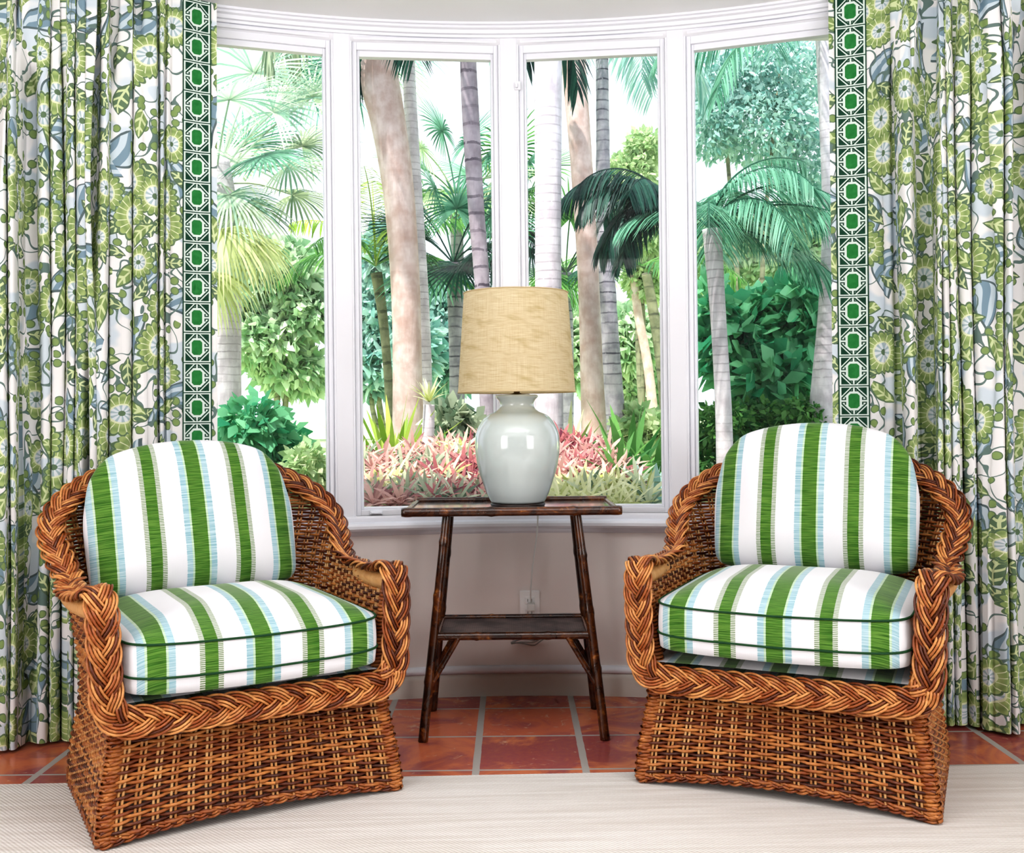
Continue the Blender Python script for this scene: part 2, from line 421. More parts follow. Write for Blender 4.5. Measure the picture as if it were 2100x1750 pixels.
def wall_from(name, pts, z0, z1, mat, th=.10):
    pts = np.asarray(pts); d = np.gradient(pts, axis=0); nrm = np.column_stack([-d[:, 1], d[:, 0]]); nrm /= np.linalg.norm(nrm, axis=1)[:, None]
    out = pts + nrm * th
    ring = [np.column_stack([a, np.full(len(a), z)]) for a, z in ((pts, z0), (pts, z1), (out, z1), (out, z0), (pts, z0))]
    m = MB(); m.grid(np.array(ring)); return struct(m.build(name, mat))
pl = plan(0)
wall_from('wall_back', pl[2:-2], 0, .60, MATS['wall_paint'])
wall_from('wall_left_back', pl[:3], 0, CZ, MATS['wall_paint']); wall_from('wall_right_back', pl[-3:], 0, CZ, MATS['wall_paint'])
m = MB(); m.box(-2.8, -2.7, -3.2, 3.46, 0, CZ); struct(m.build('wall_left', MATS['wall_paint']))
m = MB(); m.box(2.7, 2.8, -3.2, 3.46, 0, CZ); struct(m.build('wall_right', MATS['wall_paint']))
m = MB(); m.box(-2.8, 2.8, -3.3, -3.2, 0, CZ); struct(m.build('wall_front', MATS['wall_paint']))
# baseboard with a white cap
sweep_plan('baseboard_back', [(0, .082), (.016, .082), (.018, .06), (.018, .0)], MATS['base_paint'])
sweep_plan('trim_baseboard_cap', [(0, .106), (.010, .106), (.016, .102), (.022, .094), (.022, .086), (.018, .080), (0, .080)], MATS['frame_white'])
# cornice, head board, sill
sweep_plan('trim_cornice', [(.045, CZ), (.045, CZ - .008), (.036, CZ - .010), (.036, CZ - .018), (.026, CZ - .022), (.024, CZ - .034), (.014, CZ - .036), (.012, CZ - .044), (0, CZ - .046)], MATS['frame_white'], smooth=False)
sweep_plan('trim_window_head', [(.004, CZ - .03), (.004, 2.318), (-.10, 2.318)], MATS['frame_white'], 2, -2)
sweep_plan('trim_window_stool', [(-.10, .648), (.012, .648), (.014, .640), (.014, .628), (.045, .624), (.052, .616), (.052, .606), (.044, .598), (.018, .598), (.014, .585), (.006, .578), (0, .576)], MATS['frame_white'], 2, -2, smooth=False)

def window(k, A, B):
    A = V(*A, 0); B = V(*B, 0); ex = unit(B - A); ey = V(-ex[1], ex[0], 0); L = np.linalg.norm(B - A)
    def T(p): return A + p[:, :1] * ex + p[:, 1:2] * ey + p[:, 2:] * V(0, 0, 1)
    root = thing('window_%d' % k, None, None); root['kind'] = 'structure'
    Z0, Z1 = .640, 2.335
    def ring(name, i0, i1, y0, y1, zb0, zb1, zt0, zt1, mat, bev=.002):
        """rectangular frame: outer inset i0, inner inset i1; bottom zb0..zb1, top zt1..zt0"""
        m = MB()
        m.box(i0, i1, y0, y1, zb0, zt0, T); m.box(L - i1, L - i0, y0, y1, zb0, zt0, T)
        m.box(i1, L - i1, y0, y1, zb0, zb1, T); m.box(i1, L - i1, y0, y1, zt1, zt0, T)
        return m.build(name, mat, root, bevel=bev)
    W = MATS['frame_white']
    ring('window_frame', .026, .036, .000, .05, Z0, Z0 + .008, Z1, Z1 - .012, W)
    s = ring('window_sash', .036, .052, .014, .06, Z0 + .006, .668, Z1 - .010, 2.292, W)
    ring('glazing_bead', .052, .061, .026, .056, .668, .676, 2.294, 2.272, W, .0015)
    m = MB(); m.box(.055, L - .055, .040, .043, .670, 2.280, T); m.build('glass_pane', MATS['glass'], root)
    if k == 2:
        m = MB(); xc = .105 if k == 2 else L - .12
        m.box(xc - .022, xc + .022, .004, .014, .652, .664, T); m.box(xc - .018, xc + .018, -.002, .004, .655, .661, T)
        m.build('sash_lock', W, root, bevel=.002)
    if k == 3:
        m = MB(); m.box(.022, .044, -.008, .002, 2.155, 2.185, T); m.box(.026, .034, -.02, -.008, 2.160, 2.175, T); m.build('window_latch', W, root, bevel=.002)
for k in range(4): window(k + 1, J[k], J[k + 1])
for k in range(5):      # posts between the windows
    c = J[k]; a = (k - 2) * .2145; ex = V(math.cos(a), -math.sin(a), 0); ey = V(math.sin(a), math.cos(a), 0)
    def T(p): return V(*c, 0) + p[:, :1] * ex + p[:, 1:2] * ey + p[:, 2:] * V(0, 0, 1)
    m = MB(); m.box(-.030, .030, -.006, .07, .640, 2.36, T); struct(m.build('trim_mullion_%d' % (k + 1), MATS['frame_white'], bevel=.003))

# rug
m = MB(); m.box(-2.3, 2.3, -3.4, 0, 0, .010); rug = m.build('rug', MATS['rug'], bevel=.004); rug.location = (0, 2.885, .0005); rug.rotation_euler = (0, 0, .026)
tag(rug, 'large flat woven cream rug under the two wicker armchairs', 'rug')

# ------------------------------------------------------------------ wicker armchair
def lerp_tab(z, tab): return np.interp(z, [t[0] for t in tab], [t[1] for t in tab])
WT = [(0, .377), (.10, .368), (.22, .345), (.32, .343), (.45, .362), (.58, .385), (.70, .428), (.86, .42)]
BT = [(0, .375), (.15, .345), (.30, .305), (.50, .335), (.70, .375), (.88, .405)]
FT = [(0, -.375), (.12, -.362), (.25, -.350), (.60, -.352)]
YS = .12
def shell(u, z):
    """u 0..1 from the front corner on one side round the back to the other"""
    w = lerp_tab(z, WT); b = lerp_tab(z, BT); f = lerp_tab(z, FT); q = .30
    if u < q: return V(-w, f + (YS - f) * u / q, z)
    if u > 1 - q: return V(w, f + (YS - f) * (1 - u) / q, z)
    t = (u - q) / (1 - 2 * q) * PI; n = 2.5
    cx, sy = math.cos(t), math.sin(t)
    return V(-w * math.copysign(abs(cx) ** (2 / n), cx), YS + (b - YS) * abs(sy) ** (2 / n), z)
RT = [(-.40, .570), (-.20, .556), (-.05, .556), (.06, .58), (.15, .635), (.22, .69), (.29, .755), (.35, .805), (.39, .845), (.42, .86)]
def rim_h(u):
    z = .6
    for _ in range(6): z = float(lerp_tab(shell(u, z)[1], RT))
    return z
def braid(m, path, nrm, lam, a, b, rods, rr, sp, strands=3, closed=True, sides=6, flip=1):
    n = len(path); d = np.linalg.norm(np.roll(path, -1, 0) - path, axis=1); L = d.sum() if closed else d[:-1].sum()
    s = np.concatenate([[0], np.cumsum(d)])[:n]; per = max(1, round(L / lam)); kk = 2 * PI * per / L
    tan = (np.roll(path, -1, 0) - np.roll(path, 1, 0)) if closed else np.gradient(path, axis=0)
    tan /= np.linalg.norm(tan, axis=1)[:, None]
    nr = nrm - tan * (nrm * tan).sum(1)[:, None]; nr /= np.linalg.norm(nr, axis=1)[:, None]; lat = np.cross(tan, nr) * flip
    for k in range(strands):
        ph = kk * s + 2 * PI * k / strands; l = a * np.sin(ph); h = b * np.sin(2 * ph + .0); al = np.arctan(a * kk * np.cos(ph))
        for j in range(rods):
            o = (j - (rods - 1) / 2) * sp; bulge = -((j - (rods - 1) / 2) / rods) ** 2 * .010
            p = path + lat * (l + o * np.cos(al))[:, None] + tan * (-o * np.sin(al))[:, None] + nr * (h + bulge)[:, None]
            m.tube(p, rr, sides, closed=closed)
    return lat
def weave(m, surf, us, zs, rise, rad, amp, cut=None, per=3, seed=0):
    """weavers running along u, passing in front of and behind the stakes us"""
    rnd = random.Random(seed); ns = len(us) - 1
    uu = np.interp(np.arange(ns * per + 1) / per, np.arange(ns + 1), us); ph = np.arange(ns * per + 1) / per
    for k, z in enumerate(zs):
        p = np.array([surf(u, z + rise(u, z)) for u in uu]); t = np.gradient(p, axis=0); nr = np.column_stack([t[:, 1], -t[:, 0], np.zeros(len(p))]); nr /= np.linalg.norm(nr, axis=1)[:, None]
        q = p + nr * (amp * np.cos(PI * (ph + k)))[:, None]; q[:, 2] += (np.random.rand(len(q)) - .5) * .0016
        ok = np.ones(len(q), bool) if cut is None else np.array([z <= cut(u) for u in uu])
        i = 0
        while i < len(q):
            if not ok[i]: i += 1; continue
            j = i
            while j + 1 < len(q) and ok[j + 1]: j += 1
            # cut long weavers into lengths, as cane is pieced
            a = i
            while a < j:
                e = min(j, a + rnd.randint(18, 40)); e = j if j - e < 6 else e
                if e - a >= 2: m.tube(q[a:e + 1], rad, 5, cap=False, frame=(0, 0, 1))
                a = e
            i = j + 1
NS = 56
u_st = np.linspace(0, 1, NS + 1)
rimcache = {}
def rim_cut(u):
    k = round(u, 4)
    if k not in rimcache: rimcache[k] = rim_h(u) - .012
    return rimcache[k]
def front(u, z):
    w = float(lerp_tab(z, WT)); f = float(lerp_tab(z, FT)); bow = .012 * (1 - (2 * u - 1) ** 2)
    return V(-w + 2 * w * u, f + bow, z)
ARCH = lambda u: .024 * (1 - abs(2 * u - 1) ** 2.2)
PITCH = .0096

def make_chair():
    root = thing('wicker_armchair', None, 'armchair')
    m = MB(); weave(m, shell, u_st, np.arange(.022, .86, PITCH), lambda u, z: 0, .0043, .0056, rim_cut); m.build('side_weave', MATS['cane'], root, True)
    m = MB()
    for u in u_st[1:-1]:
        zt = rim_h(u); z = np.linspace(.012, zt, 14)
        c = np.array([shell(u, a) for a in z]); t = unit(shell(min(1, u + .01), .3) - shell(max(0, u - .01), .3))
        for e in (-.0052, .0052): m.tube(c + t * e, .0036, 5, cap=False)
    m.build('stake_weave', MATS['stake'], root, True)
    sk = MB(); fs = np.linspace(0, 1, 19)
    weave(sk, front, fs, np.arange(.020, .275, PITCH), lambda u, z: ARCH(u) * (1 - z / .3), .0043, .0058, seed=4)
    sko = sk.build('front_weave', MATS['cane'], root, True)
    m = MB()
    for u in fs[1:-1]:
        z = np.linspace(.012, .29, 8); c = np.array([front(u, a + ARCH(u) * (1 - a / .3)) for a in z])
        for e in (-.0052, .0052): m.tube(c + V(e, 0, 0), .0036, 5, cap=False)
    m.build('skirt_stake_weave', MATS['stake'], sko, True)
    for sx in (-1, 1):      # wrapped corner posts
        m = MB(); z = np.arange(.008, .575, .0011); th = z / PITCH * 2 * PI
        c = np.array([V(sx * (lerp_tab(a, WT) - .014), lerp_tab(a, FT) + .014, a) for a in z])
        m.tube(c + np.column_stack([np.cos(th) * .019, np.sin(th) * .019, 0 * th]), .0046, 5, cap=False)
        m.tube(c[::20], .016, 8); m.build('corner_post', MATS['cane'], root, True)
    for sx in (-1, 1):      # wrapped cane band under each arm
        q, _ = resample([V(sx * .368, -.335, .548), V(sx * .380, -.24, .536), V(sx * .388, -.13, .532), V(sx * .392, -.05, .535)], n=120)
        m = MB(); m.tube(q, .021 + .0022 * np.abs(np.sin(np.arange(120) * .9)), 12); m.build('arm_wrap', MATS['stake'], root, True)
    # braided rim
    half = [(0, -.385, .286), (-.12, -.385, .286), (-.25, -.387, .286), (-.322, -.388, .293), (-.354, -.387, .33), (-.359, -.386, .40), (-.363, -.385, .50), (-.364, -.380, .548), (-.368, -.352, .590), (-.374, -.305, .588), (-.384, -.24, .572), (-.390, -.15, .562), (-.394, -.05, .562)]
    hn = [(0, -1, .25)] * 4 + [(0, -1, .1), (0, -1, 0), (0, -1, 0), (0, -1, .25), (0, -.75, .8), (-.1, -.2, 1), (-.15, -.1, 1), (-.2, -.1, 1), (-.2, -.2, 1)]
    for u in np.linspace(.225, .5, 16):
        z = rim_h(u); p = shell(u, z); half.append(tuple(p)); tdir = unit(shell(u + .004, z) - shell(u - .004, z)); out = V(-tdir[1], tdir[0], 0)
        w = min(1, (u - .22) / .1); back = max(0, (u - .36) / .14)
        hn.append(tuple(V(0, -1.1 * w * (1 - back), .75 - .2 * w) + out * .15 - V(0, .45, 0) * back))
    half = np.array(half); hn = np.array(hn); mir = V(-1, 1, 1)
    rail = half[:5] * mir; seq1 = np.concatenate([rail[1:][::-1], half]); sn1 = np.concatenate([(hn[:5] * mir)[1:][::-1], hn])
    seq2 = half[3:] * mir; sn2 = hn[3:] * mir; seq2[0] = V(.326, -.380, .286)
    m = MB()
    for sq, sn, sg in ((seq1, sn1, 1), (seq2, sn2, -1)):
        both, L = resample(np.column_stack([sq, sn]), step=.0075); braid(m, both[:, :3], both[:, 3:], .225, .0258, .0090, 4, .0033, .0074, strands=5, closed=False, flip=sg)
    m.build('braided_rim', MATS['braid'], root, True)
    # rope border round the foot
    low = [V(*(front(u, .012 + ARCH(u)))) for u in np.linspace(.02, .98, 14)][::-1] + [shell(u, .012) for u in np.linspace(.01, .99, 40)]
    bp, L = resample(low, n=900, closed=True); nn = np.array([unit(V(p[0], p[1], 0)) for p in bp])
    m = MB(); braid(m, bp, nn, .085, .006, .004, 2, .0038, .0072, 3, sides=5); m.build('base_border', MATS['cane'], root, True)
    for sx in (-1, 1):
        m = MB(); m.tube([V(sx * .352, -.352, -.0), V(sx * .352, -.352, .02)], .016, 10); m.build('foot', MATS['braid'], root)
        m = MB(); m.tube([V(sx * .30, .20, 0), V(sx * .30, .20, .02)], .016, 10); m.build('foot', MATS['braid'], root)
    # upholstered deck
    m = MB(); n = 24; xs = np.linspace(-.335, .335, n); ys = np.linspace(-.362, .27, 20)
    P = np.array([[(x * (1 - .0 * y), y, .326 + .016 * (1 - (x / .335) ** 4) * (1 - abs((y + .04) / .33) ** 5)) for x in xs] for y in ys])
    Pb = P.copy(); Pb[..., 2] = .295
    U = np.array([[(x, y) for x in xs] for y in ys]); m.grid(P, uv=U); m.grid(Pb[::-1], uv=U); 
    m.build('seat_deck', MATS['stripe'], root, True)
    return root

def pillow(name, parent, outline, prof, uvf, pipes, rings=9):
    """outline(t)->(a,b) closed; prof: rings of (scale, height) from centre to centre"""
    n = 96; t = np.linspace(0, 1, n, endpoint=False); O = np.array([outline(a) for a in t]); cen = O.mean(0)
    P = []
    for sc, h in prof: P.append([(cen[0] + (a - cen[0]) * sc, cen[1] + (b - cen[1]) * sc, h(a - cen[0], b - cen[1], sc) if callable(h) else h) for a, b in O])
    P = np.array(P); return P

def seat_cushion(parent, tilt=0, sag=0):
    hw, y0, y1 = .318, -.410, .20; yc = (y0 + y1) / 2; hd = (y1 - y0) / 2
    n = 120; th = np.linspace(0, 2 * PI, n, endpoint=False); e = 2 / 9
    ox = hw * np.sign(np.cos(th)) * abs(np.cos(th)) ** e; oy = hd * np.sign(np.sin(th)) * abs(np.sin(th)) ** e
    zb, zt = .372, .488
    rows = []
    for s in np.linspace(.05, 1, 12): rows.append((s, zb - .016 * (1 - s ** 5), 'b'))
    for k in np.linspace(0, 1, 7)[1:-1]: rows.append((1 + .016 * math.sin(k * PI), zb + (zt - zb) * k, 's'))
    for s in np.linspace(1, .02, 16): rows.append((s, zt + .062 * (1 - s ** 2.6) ** .9, 't'))
    P = []; UVs = []
    for s, z, k in rows:
        p = np.column_stack([ox * s, yc + oy * s, np.full(n, z)])
        if k == 's': p = np.column_stack([ox * (1 + (s - 1) * .6), yc + oy * s, np.full(n, z)])
        # front edge bellies down a little at the middle
        fr = np.clip((-(p[:, 1] - yc) / hd - .5) * 2, 0, 1); p[:, 2] -= fr * .010 * (1 - (p[:, 0] / hw) ** 2) * (1 if k != 't' else 1)
        P.append(p); UVs.append(np.column_stack([p[:, 0], p[:, 1] + p[:, 2]]))
    m = MB(); m.grid(np.array(P), wrap=True, uv=np.array(UVs)); o = m.n - len(rows) * n
    m.f.append(tuple(range(o, o + n))[::-1]); m.f.append(tuple(range(o + (len(rows) - 1) * n, o + len(rows) * n)))
    c = m.build('seat_cushion', MATS['stripe'], parent, True)
    for idx, nm in ((13, 'piping'), (17, 'piping')):
        m = MB(); q = P[idx].copy(); q[:, :2] = q[:, :2] * 1.004 + V(0, yc)[None] * -.004; m.tube(q, .0032, 6, closed=True); m.build(nm, MATS['piping'], c, True)
    return c

def back_cushion(parent, loc, tilt, roll, H=.45, hw=.295):
    n = 140
    def outl(k):
        # rounded-top shape, starting bottom centre
        pts = [(0, 0), (.18, .0), (.25, .004), (hw - .012, .02), (hw, .06), (hw + .006, H * .45), (hw - .003, H * .62), (hw - .022, H * .78), (hw - .07, H * .91), (hw - .14, H * .97), (.07, H), (0, H + .003)]
        return pts
    half = np.array(outl(0)); full = np.concatenate([half, (half[1:-1] * V(-1, 1))[::-1]])
    O, _ = resample(np.column_stack([full, np.zeros(len(full))]), n=n, closed=True); O = O[:, :2]; cen = V(0, H * .48)
    T0 = .075
    rows = [(s, +.5) for s in ()]
    P = []; UVs = []
    for s in np.concatenate([np.sin(np.linspace(.02, 1, 18) * PI / 2), np.sin(np.linspace(1, .02, 18) * PI / 2)[1:]]):
        side = -1 if len(P) < 18 else 1
        p = cen + (O - cen) * s; r = s
        y = side * T0 * (1 - r ** 3.2) ** .62
        wr = .0035 * np.sin(p[:, 0] * 31 + p[:, 1] * 17) * (1 - s)
        P.append(np.column_stack([p[:, 0], np.full(n, y) * (1 + .25 * (1 - p[:, 1] / H)) + wr, p[:, 1]])); UVs.append(p)
    m = MB(); m.grid(np.array(P), wrap=True, uv=np.array(UVs)); k = len(P)
    m.f.append(tuple(range(0, n))[::-1]); m.f.append(tuple(range((k - 1) * n, k * n)))
    o = m.build('back_cushion', MATS['stripe'], parent, True); o.location = loc; o.rotation_euler = (tilt, roll, 0)
    m = MB(); m.tube(P[23] * V(1.003, 1, 1.002), .003, 6, closed=True); m.build('piping', MATS['piping'], o, True)
    return o

chair = make_chair(); chair.location = (-.814, 2.905, .0105); chair.rotation_euler = (0, 0, math.radians(29.8))
chair2 = copy_tree(chair); chair2.location = (.820, 2.99, .0105); chair2.rotation_euler = (0, 0, math.radians(-24.6))
chair['label'] = 'braided wicker armchair standing by the table below the leaning tan palm trunk'
chair2['label'] = 'braided wicker armchair showing a strip of striped seat deck under its cushion'
for c_ in (chair, chair2): c_['group'] = 'pair of braided wicker armchairs'
chair['label'] = 'braided wicker armchair at the left, with its back cushion slumped and tilting'
chair2['label'] = 'braided wicker armchair at the right, with its back cushion upright and square'
def cushions(ch, bl, tilt, roll, lab1, lab2, dz=0):
    # loose cushions rest on the chair: things of their own
    M = Matrix.Translation(ch.location) @ Matrix.Rotation(ch.rotation_euler.z, 4, 'Z')
    for f, lab, cat, g in ((lambda p: seat_cushion(p), lab1, 'cushion', 'striped seat cushions'), (lambda p: back_cushion(p, bl, tilt, roll), lab2, 'cushion', 'striped back cushions')):
        o = f(None); L = o.matrix_basis.copy(); o.matrix_basis = M @ Matrix.Translation((0, 0, dz if g.startswith('striped seat') else 0)) @ L; tag(o, lab, cat, g)
cushions(chair, (-.018, .165, .484), math.radians(-15), math.radians(-1.5), 'green and white striped seat cushion on the left wicker armchair', 'green and white striped back cushion slumped in the left wicker armchair', -.020)
cushions(chair2, (.005, .16, .512), math.radians(-13), 0, 'green and white striped seat cushion on the right wicker armchair', 'green and white striped back cushion upright in the right wicker armchair')

# ------------------------------------------------------------------ bamboo table
TX, TY = -.004, 3.40
tb = thing('bamboo_side_table', 'dark burnt bamboo side table with splayed legs and a low woven shelf', 'table', (TX, TY, 0))
def culm(name, a, b, r, nodes, parent=tb, ends=False, r2=None):
    a = V(*a); b = V(*b); N = 60; t = np.linspace(0, 1, N); rr = np.interp(t, [0, 1], [r, r2 or r])
    for k in nodes: rr = rr + .18 * r * np.exp(-((t - k) / .012) ** 2)
    if ends: rr = rr * np.clip(1.12 - .0 * t, 0, 2); rr = np.where((t < .03) | (t > .97), rr * .92, rr); rr = rr + .18 * r * (np.exp(-((t - .02) / .015) ** 2) + np.exp(-((t - .98) / .015) ** 2))
    m = MB(); m.tube(a + (b - a) * t[:, None], rr, 12); return m.build(name, MATS['bamboo'], parent, True)
YF, YB = -.19, .15
for sx in (-1, 1):
    culm('leg', (sx * .279, YF, 0), (sx * .203, YF + .075, .70), .0155, (.26, .62, .86) if sx < 0 else (.3, .55, .8), r2=.0135)
    culm('leg', (sx * .276, YB, 0), (sx * .203, YB - .055, .70), .0155, (.22, .5, .77), r2=.0135)
    culm('brace', (sx * .262, YF + .014, .155), (sx * .17, YF + .035, .308), .0085, (.45,)); culm('brace', (sx * .258, YB - .014, .155), (sx * .17, YB - .03, .308), .0085, (.5,))
m = MB(); m.box(-.325, .325, -.175, .205, .694, .703); m.build('table_top', MATS['lacquer'], tb, bevel=.002)
culm('top_rail', (-.338, -.183, .702), (.338, -.183, .702), .0125, (.41, .78), ends=True)
culm('top_rail', (-.326, .21, .706), (.326, .21, .706), .0105, (.3, .7))
for sx in (-1, 1): culm('top_rail', (sx * .328, -.175, .702), (sx * .322, .21, .702), .0085, (.5,))
m = MB(); m.box(-.232, .232, -.145, .125, .309, .316); m.build('shelf', MATS['woven_shelf'], tb, bevel=.002)
culm('shelf_rail', (-.245, -.152, .314), (.245, -.152, .314), .0125, (.27, .72)); culm('shelf_rail', (-.243, .128, .318), (.243, .128, .318), .010, (.35,))
for sx in (-1, 1): culm('shelf_rail', (sx * .236, -.15, .316), (sx * .236, .126, .316), .0085, (.5,))

# ------------------------------------------------------------------ lamp
LX, LY, LZ = .016, 3.395, .7035
lamp = thing('table_lamp', 'pale celadon ginger jar lamp with a woven straw drum shade', 'lamp', (LX, LY, LZ))
m = MB(); m.lathe([(.084, 0), (.088, .002), (.088, .010), (.084, .012)], n=48); m.build('plinth', MATS['ebony'], lamp, True)
jar = [(.080, .012), (.086, .014), (.093, .026), (.104, .050), (.120, .097), (.130, .132), (.1355, .165), (.1375, .199), (.1355, .228), (.1295, .249), (.120, .268), (.108, .284), (.090, .297), (.070, .306), (.058, .316), (.054, .327), (.0555, .336), (.062, .346), (.068, .351), (.0695, .355), (.0675, .3585), (.056, .3595), (.050, .355), (.048, .335)]
m = MB(); jr, _ = resample(np.column_stack([jar, np.zeros(len(jar))]), n=70); m.lathe(jr[:, :2], n=72); m.build('jar_body', MATS['ceramic'], lamp, True)
m = MB(); m.lathe([(.047, .352), (.047, .360), (.02, .362), (.010, .366), (.010, .374), (.018, .378), (.018, .39), (.013, .394), (.013, .42)], n=24); m.build('brass_neck', MATS['brass'], lamp, True)
m = MB(); m.lathe([(.012, .42), (.022, .45), (.03, .48), (.026, .51), (.01, .525)], n=24); m.build('bulb', MATS['bulb'], lamp, True)
n = 96; th = np.linspace(0, 2 * PI, n + 1); m = MB(); z0, z1 = .362, .688
z0 = .361 + .0
ZB, ZT = .368, .692
P = np.array([[((.190 + (.168 - .190) * t) * math.cos(a), (.190 + (.168 - .190) * t) * math.sin(a), .0 + .365 + .32 * t) for a in th] for t in np.linspace(0, 1, 9)])
P[..., 2] += .0 + .003
U = np.array([[(a / (2 * PI) * 6, t) for a in th] for t in np.linspace(0, 1, 9)])
m.grid(P, uv=U); sh = m.build('lamp_shade', MATS['shade'], lamp, True)
for zz, rr in ((.368, .190), (.688, .168)):
    m = MB(); m.tube([(rr * math.cos(a), rr * math.sin(a), zz) for a in th[:-1]], .0022, 6, closed=True); m.build('shade_rim', MATS['shade'], sh, True)
m = MB()
for k in range(3): a = k * 2.094; m.tube([(0, 0, .43), (.165 * math.cos(a), .165 * math.sin(a), .675)], .0015, 5)
m.build('shade_fitter', MATS['brass'], lamp)
# cord from the lamp down behind the table to the outlet
cpts = [(.06, .05, .005), (.075, .13, .004), (.078, .222, .0), (.072, .24, -.03), (.066, .245, -.12), (.05, .27, -.24), (.043, .295, -.33), (.045, .318, -.375)]
cp, _ = resample(cpts, n=60); m = MB(); m.tube(cp, .0028, 6); cord = m.build('power_cord', MATS['cord_white'], lamp, True)
m = MB(); m.box(.032, .058, .292, .335, -.398, -.372); m.build('plug', MATS['cord_white'], lamp, bevel=.004)

# outlet on the wall, with a spare plug-in and a bundled cord lying below
oy = 3.735
out_ = thing('wall_outlet', 'white duplex wall outlet on the low wall behind the table', 'outlet', (.056, oy, .315))
m = MB(); m.box(-.036, .036, -.006, .002, -.057, .057); m.build('cover_plate', MATS['outlet_white'], out_, bevel=.004)
for dz in (-.022, .022):
    m = MB(); m.box(-.017, .017, -.009, -.004, dz - .014, dz + .014); s_ = m.build('socket', MATS['outlet_white'], out_, bevel=.003)
    m = MB(); m.box(-.008, -.006, -.0096, -.008, dz - .004, dz + .006); m.box(.006, .008, -.0096, -.008, dz - .004, dz + .006); m.build('socket_slot', MATS['slot_dark'], s_)
m = MB(); c0 = V(.05, 3.69, 0)
for k in range(6):
    a0 = random.random() * 6; pts = [c0 + V((.05 + .012 * math.sin(2 * t + k)) * math.cos(t), .016 * math.sin(t), .202 + .006 * k * .6 + .010 * math.sin(t + k) + .004 * math.cos(3 * t)) for t in np.linspace(0, 2 * PI, 24, endpoint=False)]
    m.tube(pts, .0026, 5, closed=True)
m.tube(resample([c0 + V(-.03, .0, .21), c0 + V(-.02, .02, .25), c0 + V(.0, .034, .285)], n=16)[0], .0026, 5)
tag(m.build('cord_bundle', MATS['cord_grey'], None, True), 'grey bundled spare cord hanging below the wall outlet under the shelf', 'cord')

# ------------------------------------------------------------------ curtains
def curtain(side, path, label, seed):
    rng = np.random.RandomState(seed); root = thing('floral_curtain', label, 'curtain', (path[0][0], path[0][1], 0), 0, 'pair of floral curtains')
    base = V(path[0][0], path[0][1], 0)
    p, L = resample([(a, b, 0) for a, b in path], n=1400); s = np.linspace(0, L, 1400); tn = np.gradient(p, axis=0); tn /= np.linalg.norm(tn, axis=1)[:, None]
    nr = np.column_stack([tn[:, 1], -tn[:, 0], 0 * s]); nr *= np.sign(-nr[:, 1])[:, None]          # towards the room
    ph = (s - .15) / .062 + .5 * np.sin(s * 19 + seed) + .35 * np.sin(s * 41 + 2 * seed) + .25 * np.sin(s * 73)
    if side < 0: pass
    wl = np.clip(1 / np.maximum(np.gradient(ph, s), 4), .03, .12)
    ramp = np.clip((s - .135) / .10, 0, 1) ** 1.2
    zs = np.concatenate([np.linspace(.012, 1.95, 40), np.linspace(1.99, 2.37, 26)])
    amp0 = .115 * (.75 + .25 * np.sin(s * 27 + seed * 1.3))
    G = []; trimG = []
    for z in zs:
        head = np.clip((z - 2.02) / .25, 0, 1)
        q = ph + .16 * np.sin(z * 1.9 + s * 11) + .05 * np.sin(z * 5 + s * 30) + head * .22 * np.sin(s * 90)
        c_ = np.abs(2 * (q - np.floor(q)) - 1); f = np.sqrt(1 - np.clip(c_ / .71, 0, 1) ** 2.4); A = amp0 * ramp * (1 - .25 * head) * (1 + .12 * np.sin(z * 2.3 + s * 17))
        lat = -.182 * wl * np.sin(2 * PI * q) * ramp
        extra = .012 * head * np.sin(PI * q * 2.0 + 1) * ramp
        lean = .022 * (2.3 - z) / 2.3 * (1 if side < 0 else 0)
        w = p + nr * (A * f + extra + .006 * (1 - ramp) * np.sin(s * 40 + z * 1.5))[:, None] + tn * lat[:, None] + tn * lean
        w[:, 2] = z; G.append(w - base); trimG.append(w - base + nr * .0035)
    G = np.array(G); k = 30; d = np.linalg.norm(np.diff(G[k], axis=0), axis=1); U = np.concatenate([[0], np.cumsum(d)])
    u = np.where(side < 0, 1, 1) * U
    keep = np.arange(0, 1400)
    uv = np.stack([np.broadcast_to(u, (len(zs), 1400)), np.broadcast_to(zs[:, None], (len(zs), 1400))], -1)
    m = MB(); m.grid(G[:, keep], uv=uv[:, keep] + seed * .37); m.build('fabric_panel', MATS['floral'], root, True)
    i0, i1 = np.searchsorted(s, .018), np.searchsorted(s, .018 + (.092 if side < 0 else .10))
    tg = np.array(trimG)[:, i0:i1 + 1]; tu = (s[i0:i1 + 1] - s[i0]) / (s[i1] - s[i0])
    tv = np.stack([np.broadcast_to(tu, tg.shape[:2]), np.broadcast_to((zs / .0985 + .02)[:, None], tg.shape[:2])], -1)
    m = MB(); m.grid(tg, uv=tv); m.build('fretwork_trim', MATS['trim'], root, True)
    return root
curtain(-1, [(-.962, 3.465), (-1.10, 3.40), (-1.30, 3.33), (-1.52, 3.235), (-1.95, 3.10)], 'green floral pleated curtain at the left, behind the chair with the slumped cushion', 3)
curtain(1, [(1.058, 3.46), (1.19, 3.43), (1.36, 3.355), (1.58, 3.29), (2.0, 3.18)], 'green floral pleated curtain at the right, behind the chair with the upright cushion', 5)
# curtain tracks under the ceiling
for sgn, path in ((-1, [(-.98, 3.43), (-1.30, 3.33), (-1.52, 3.24), (-1.95, 3.10)]), (1, [(1.04, 3.445), (1.36, 3.35), (1.58, 3.29), (2.0, 3.18)])):
    m = MB(); m.tube(resample([(a, b, CZ - .006) for a, b in path], n=40)[0], .006, 8); struct(m.build('trim_curtain_track', MATS['frame_white'], None, True))

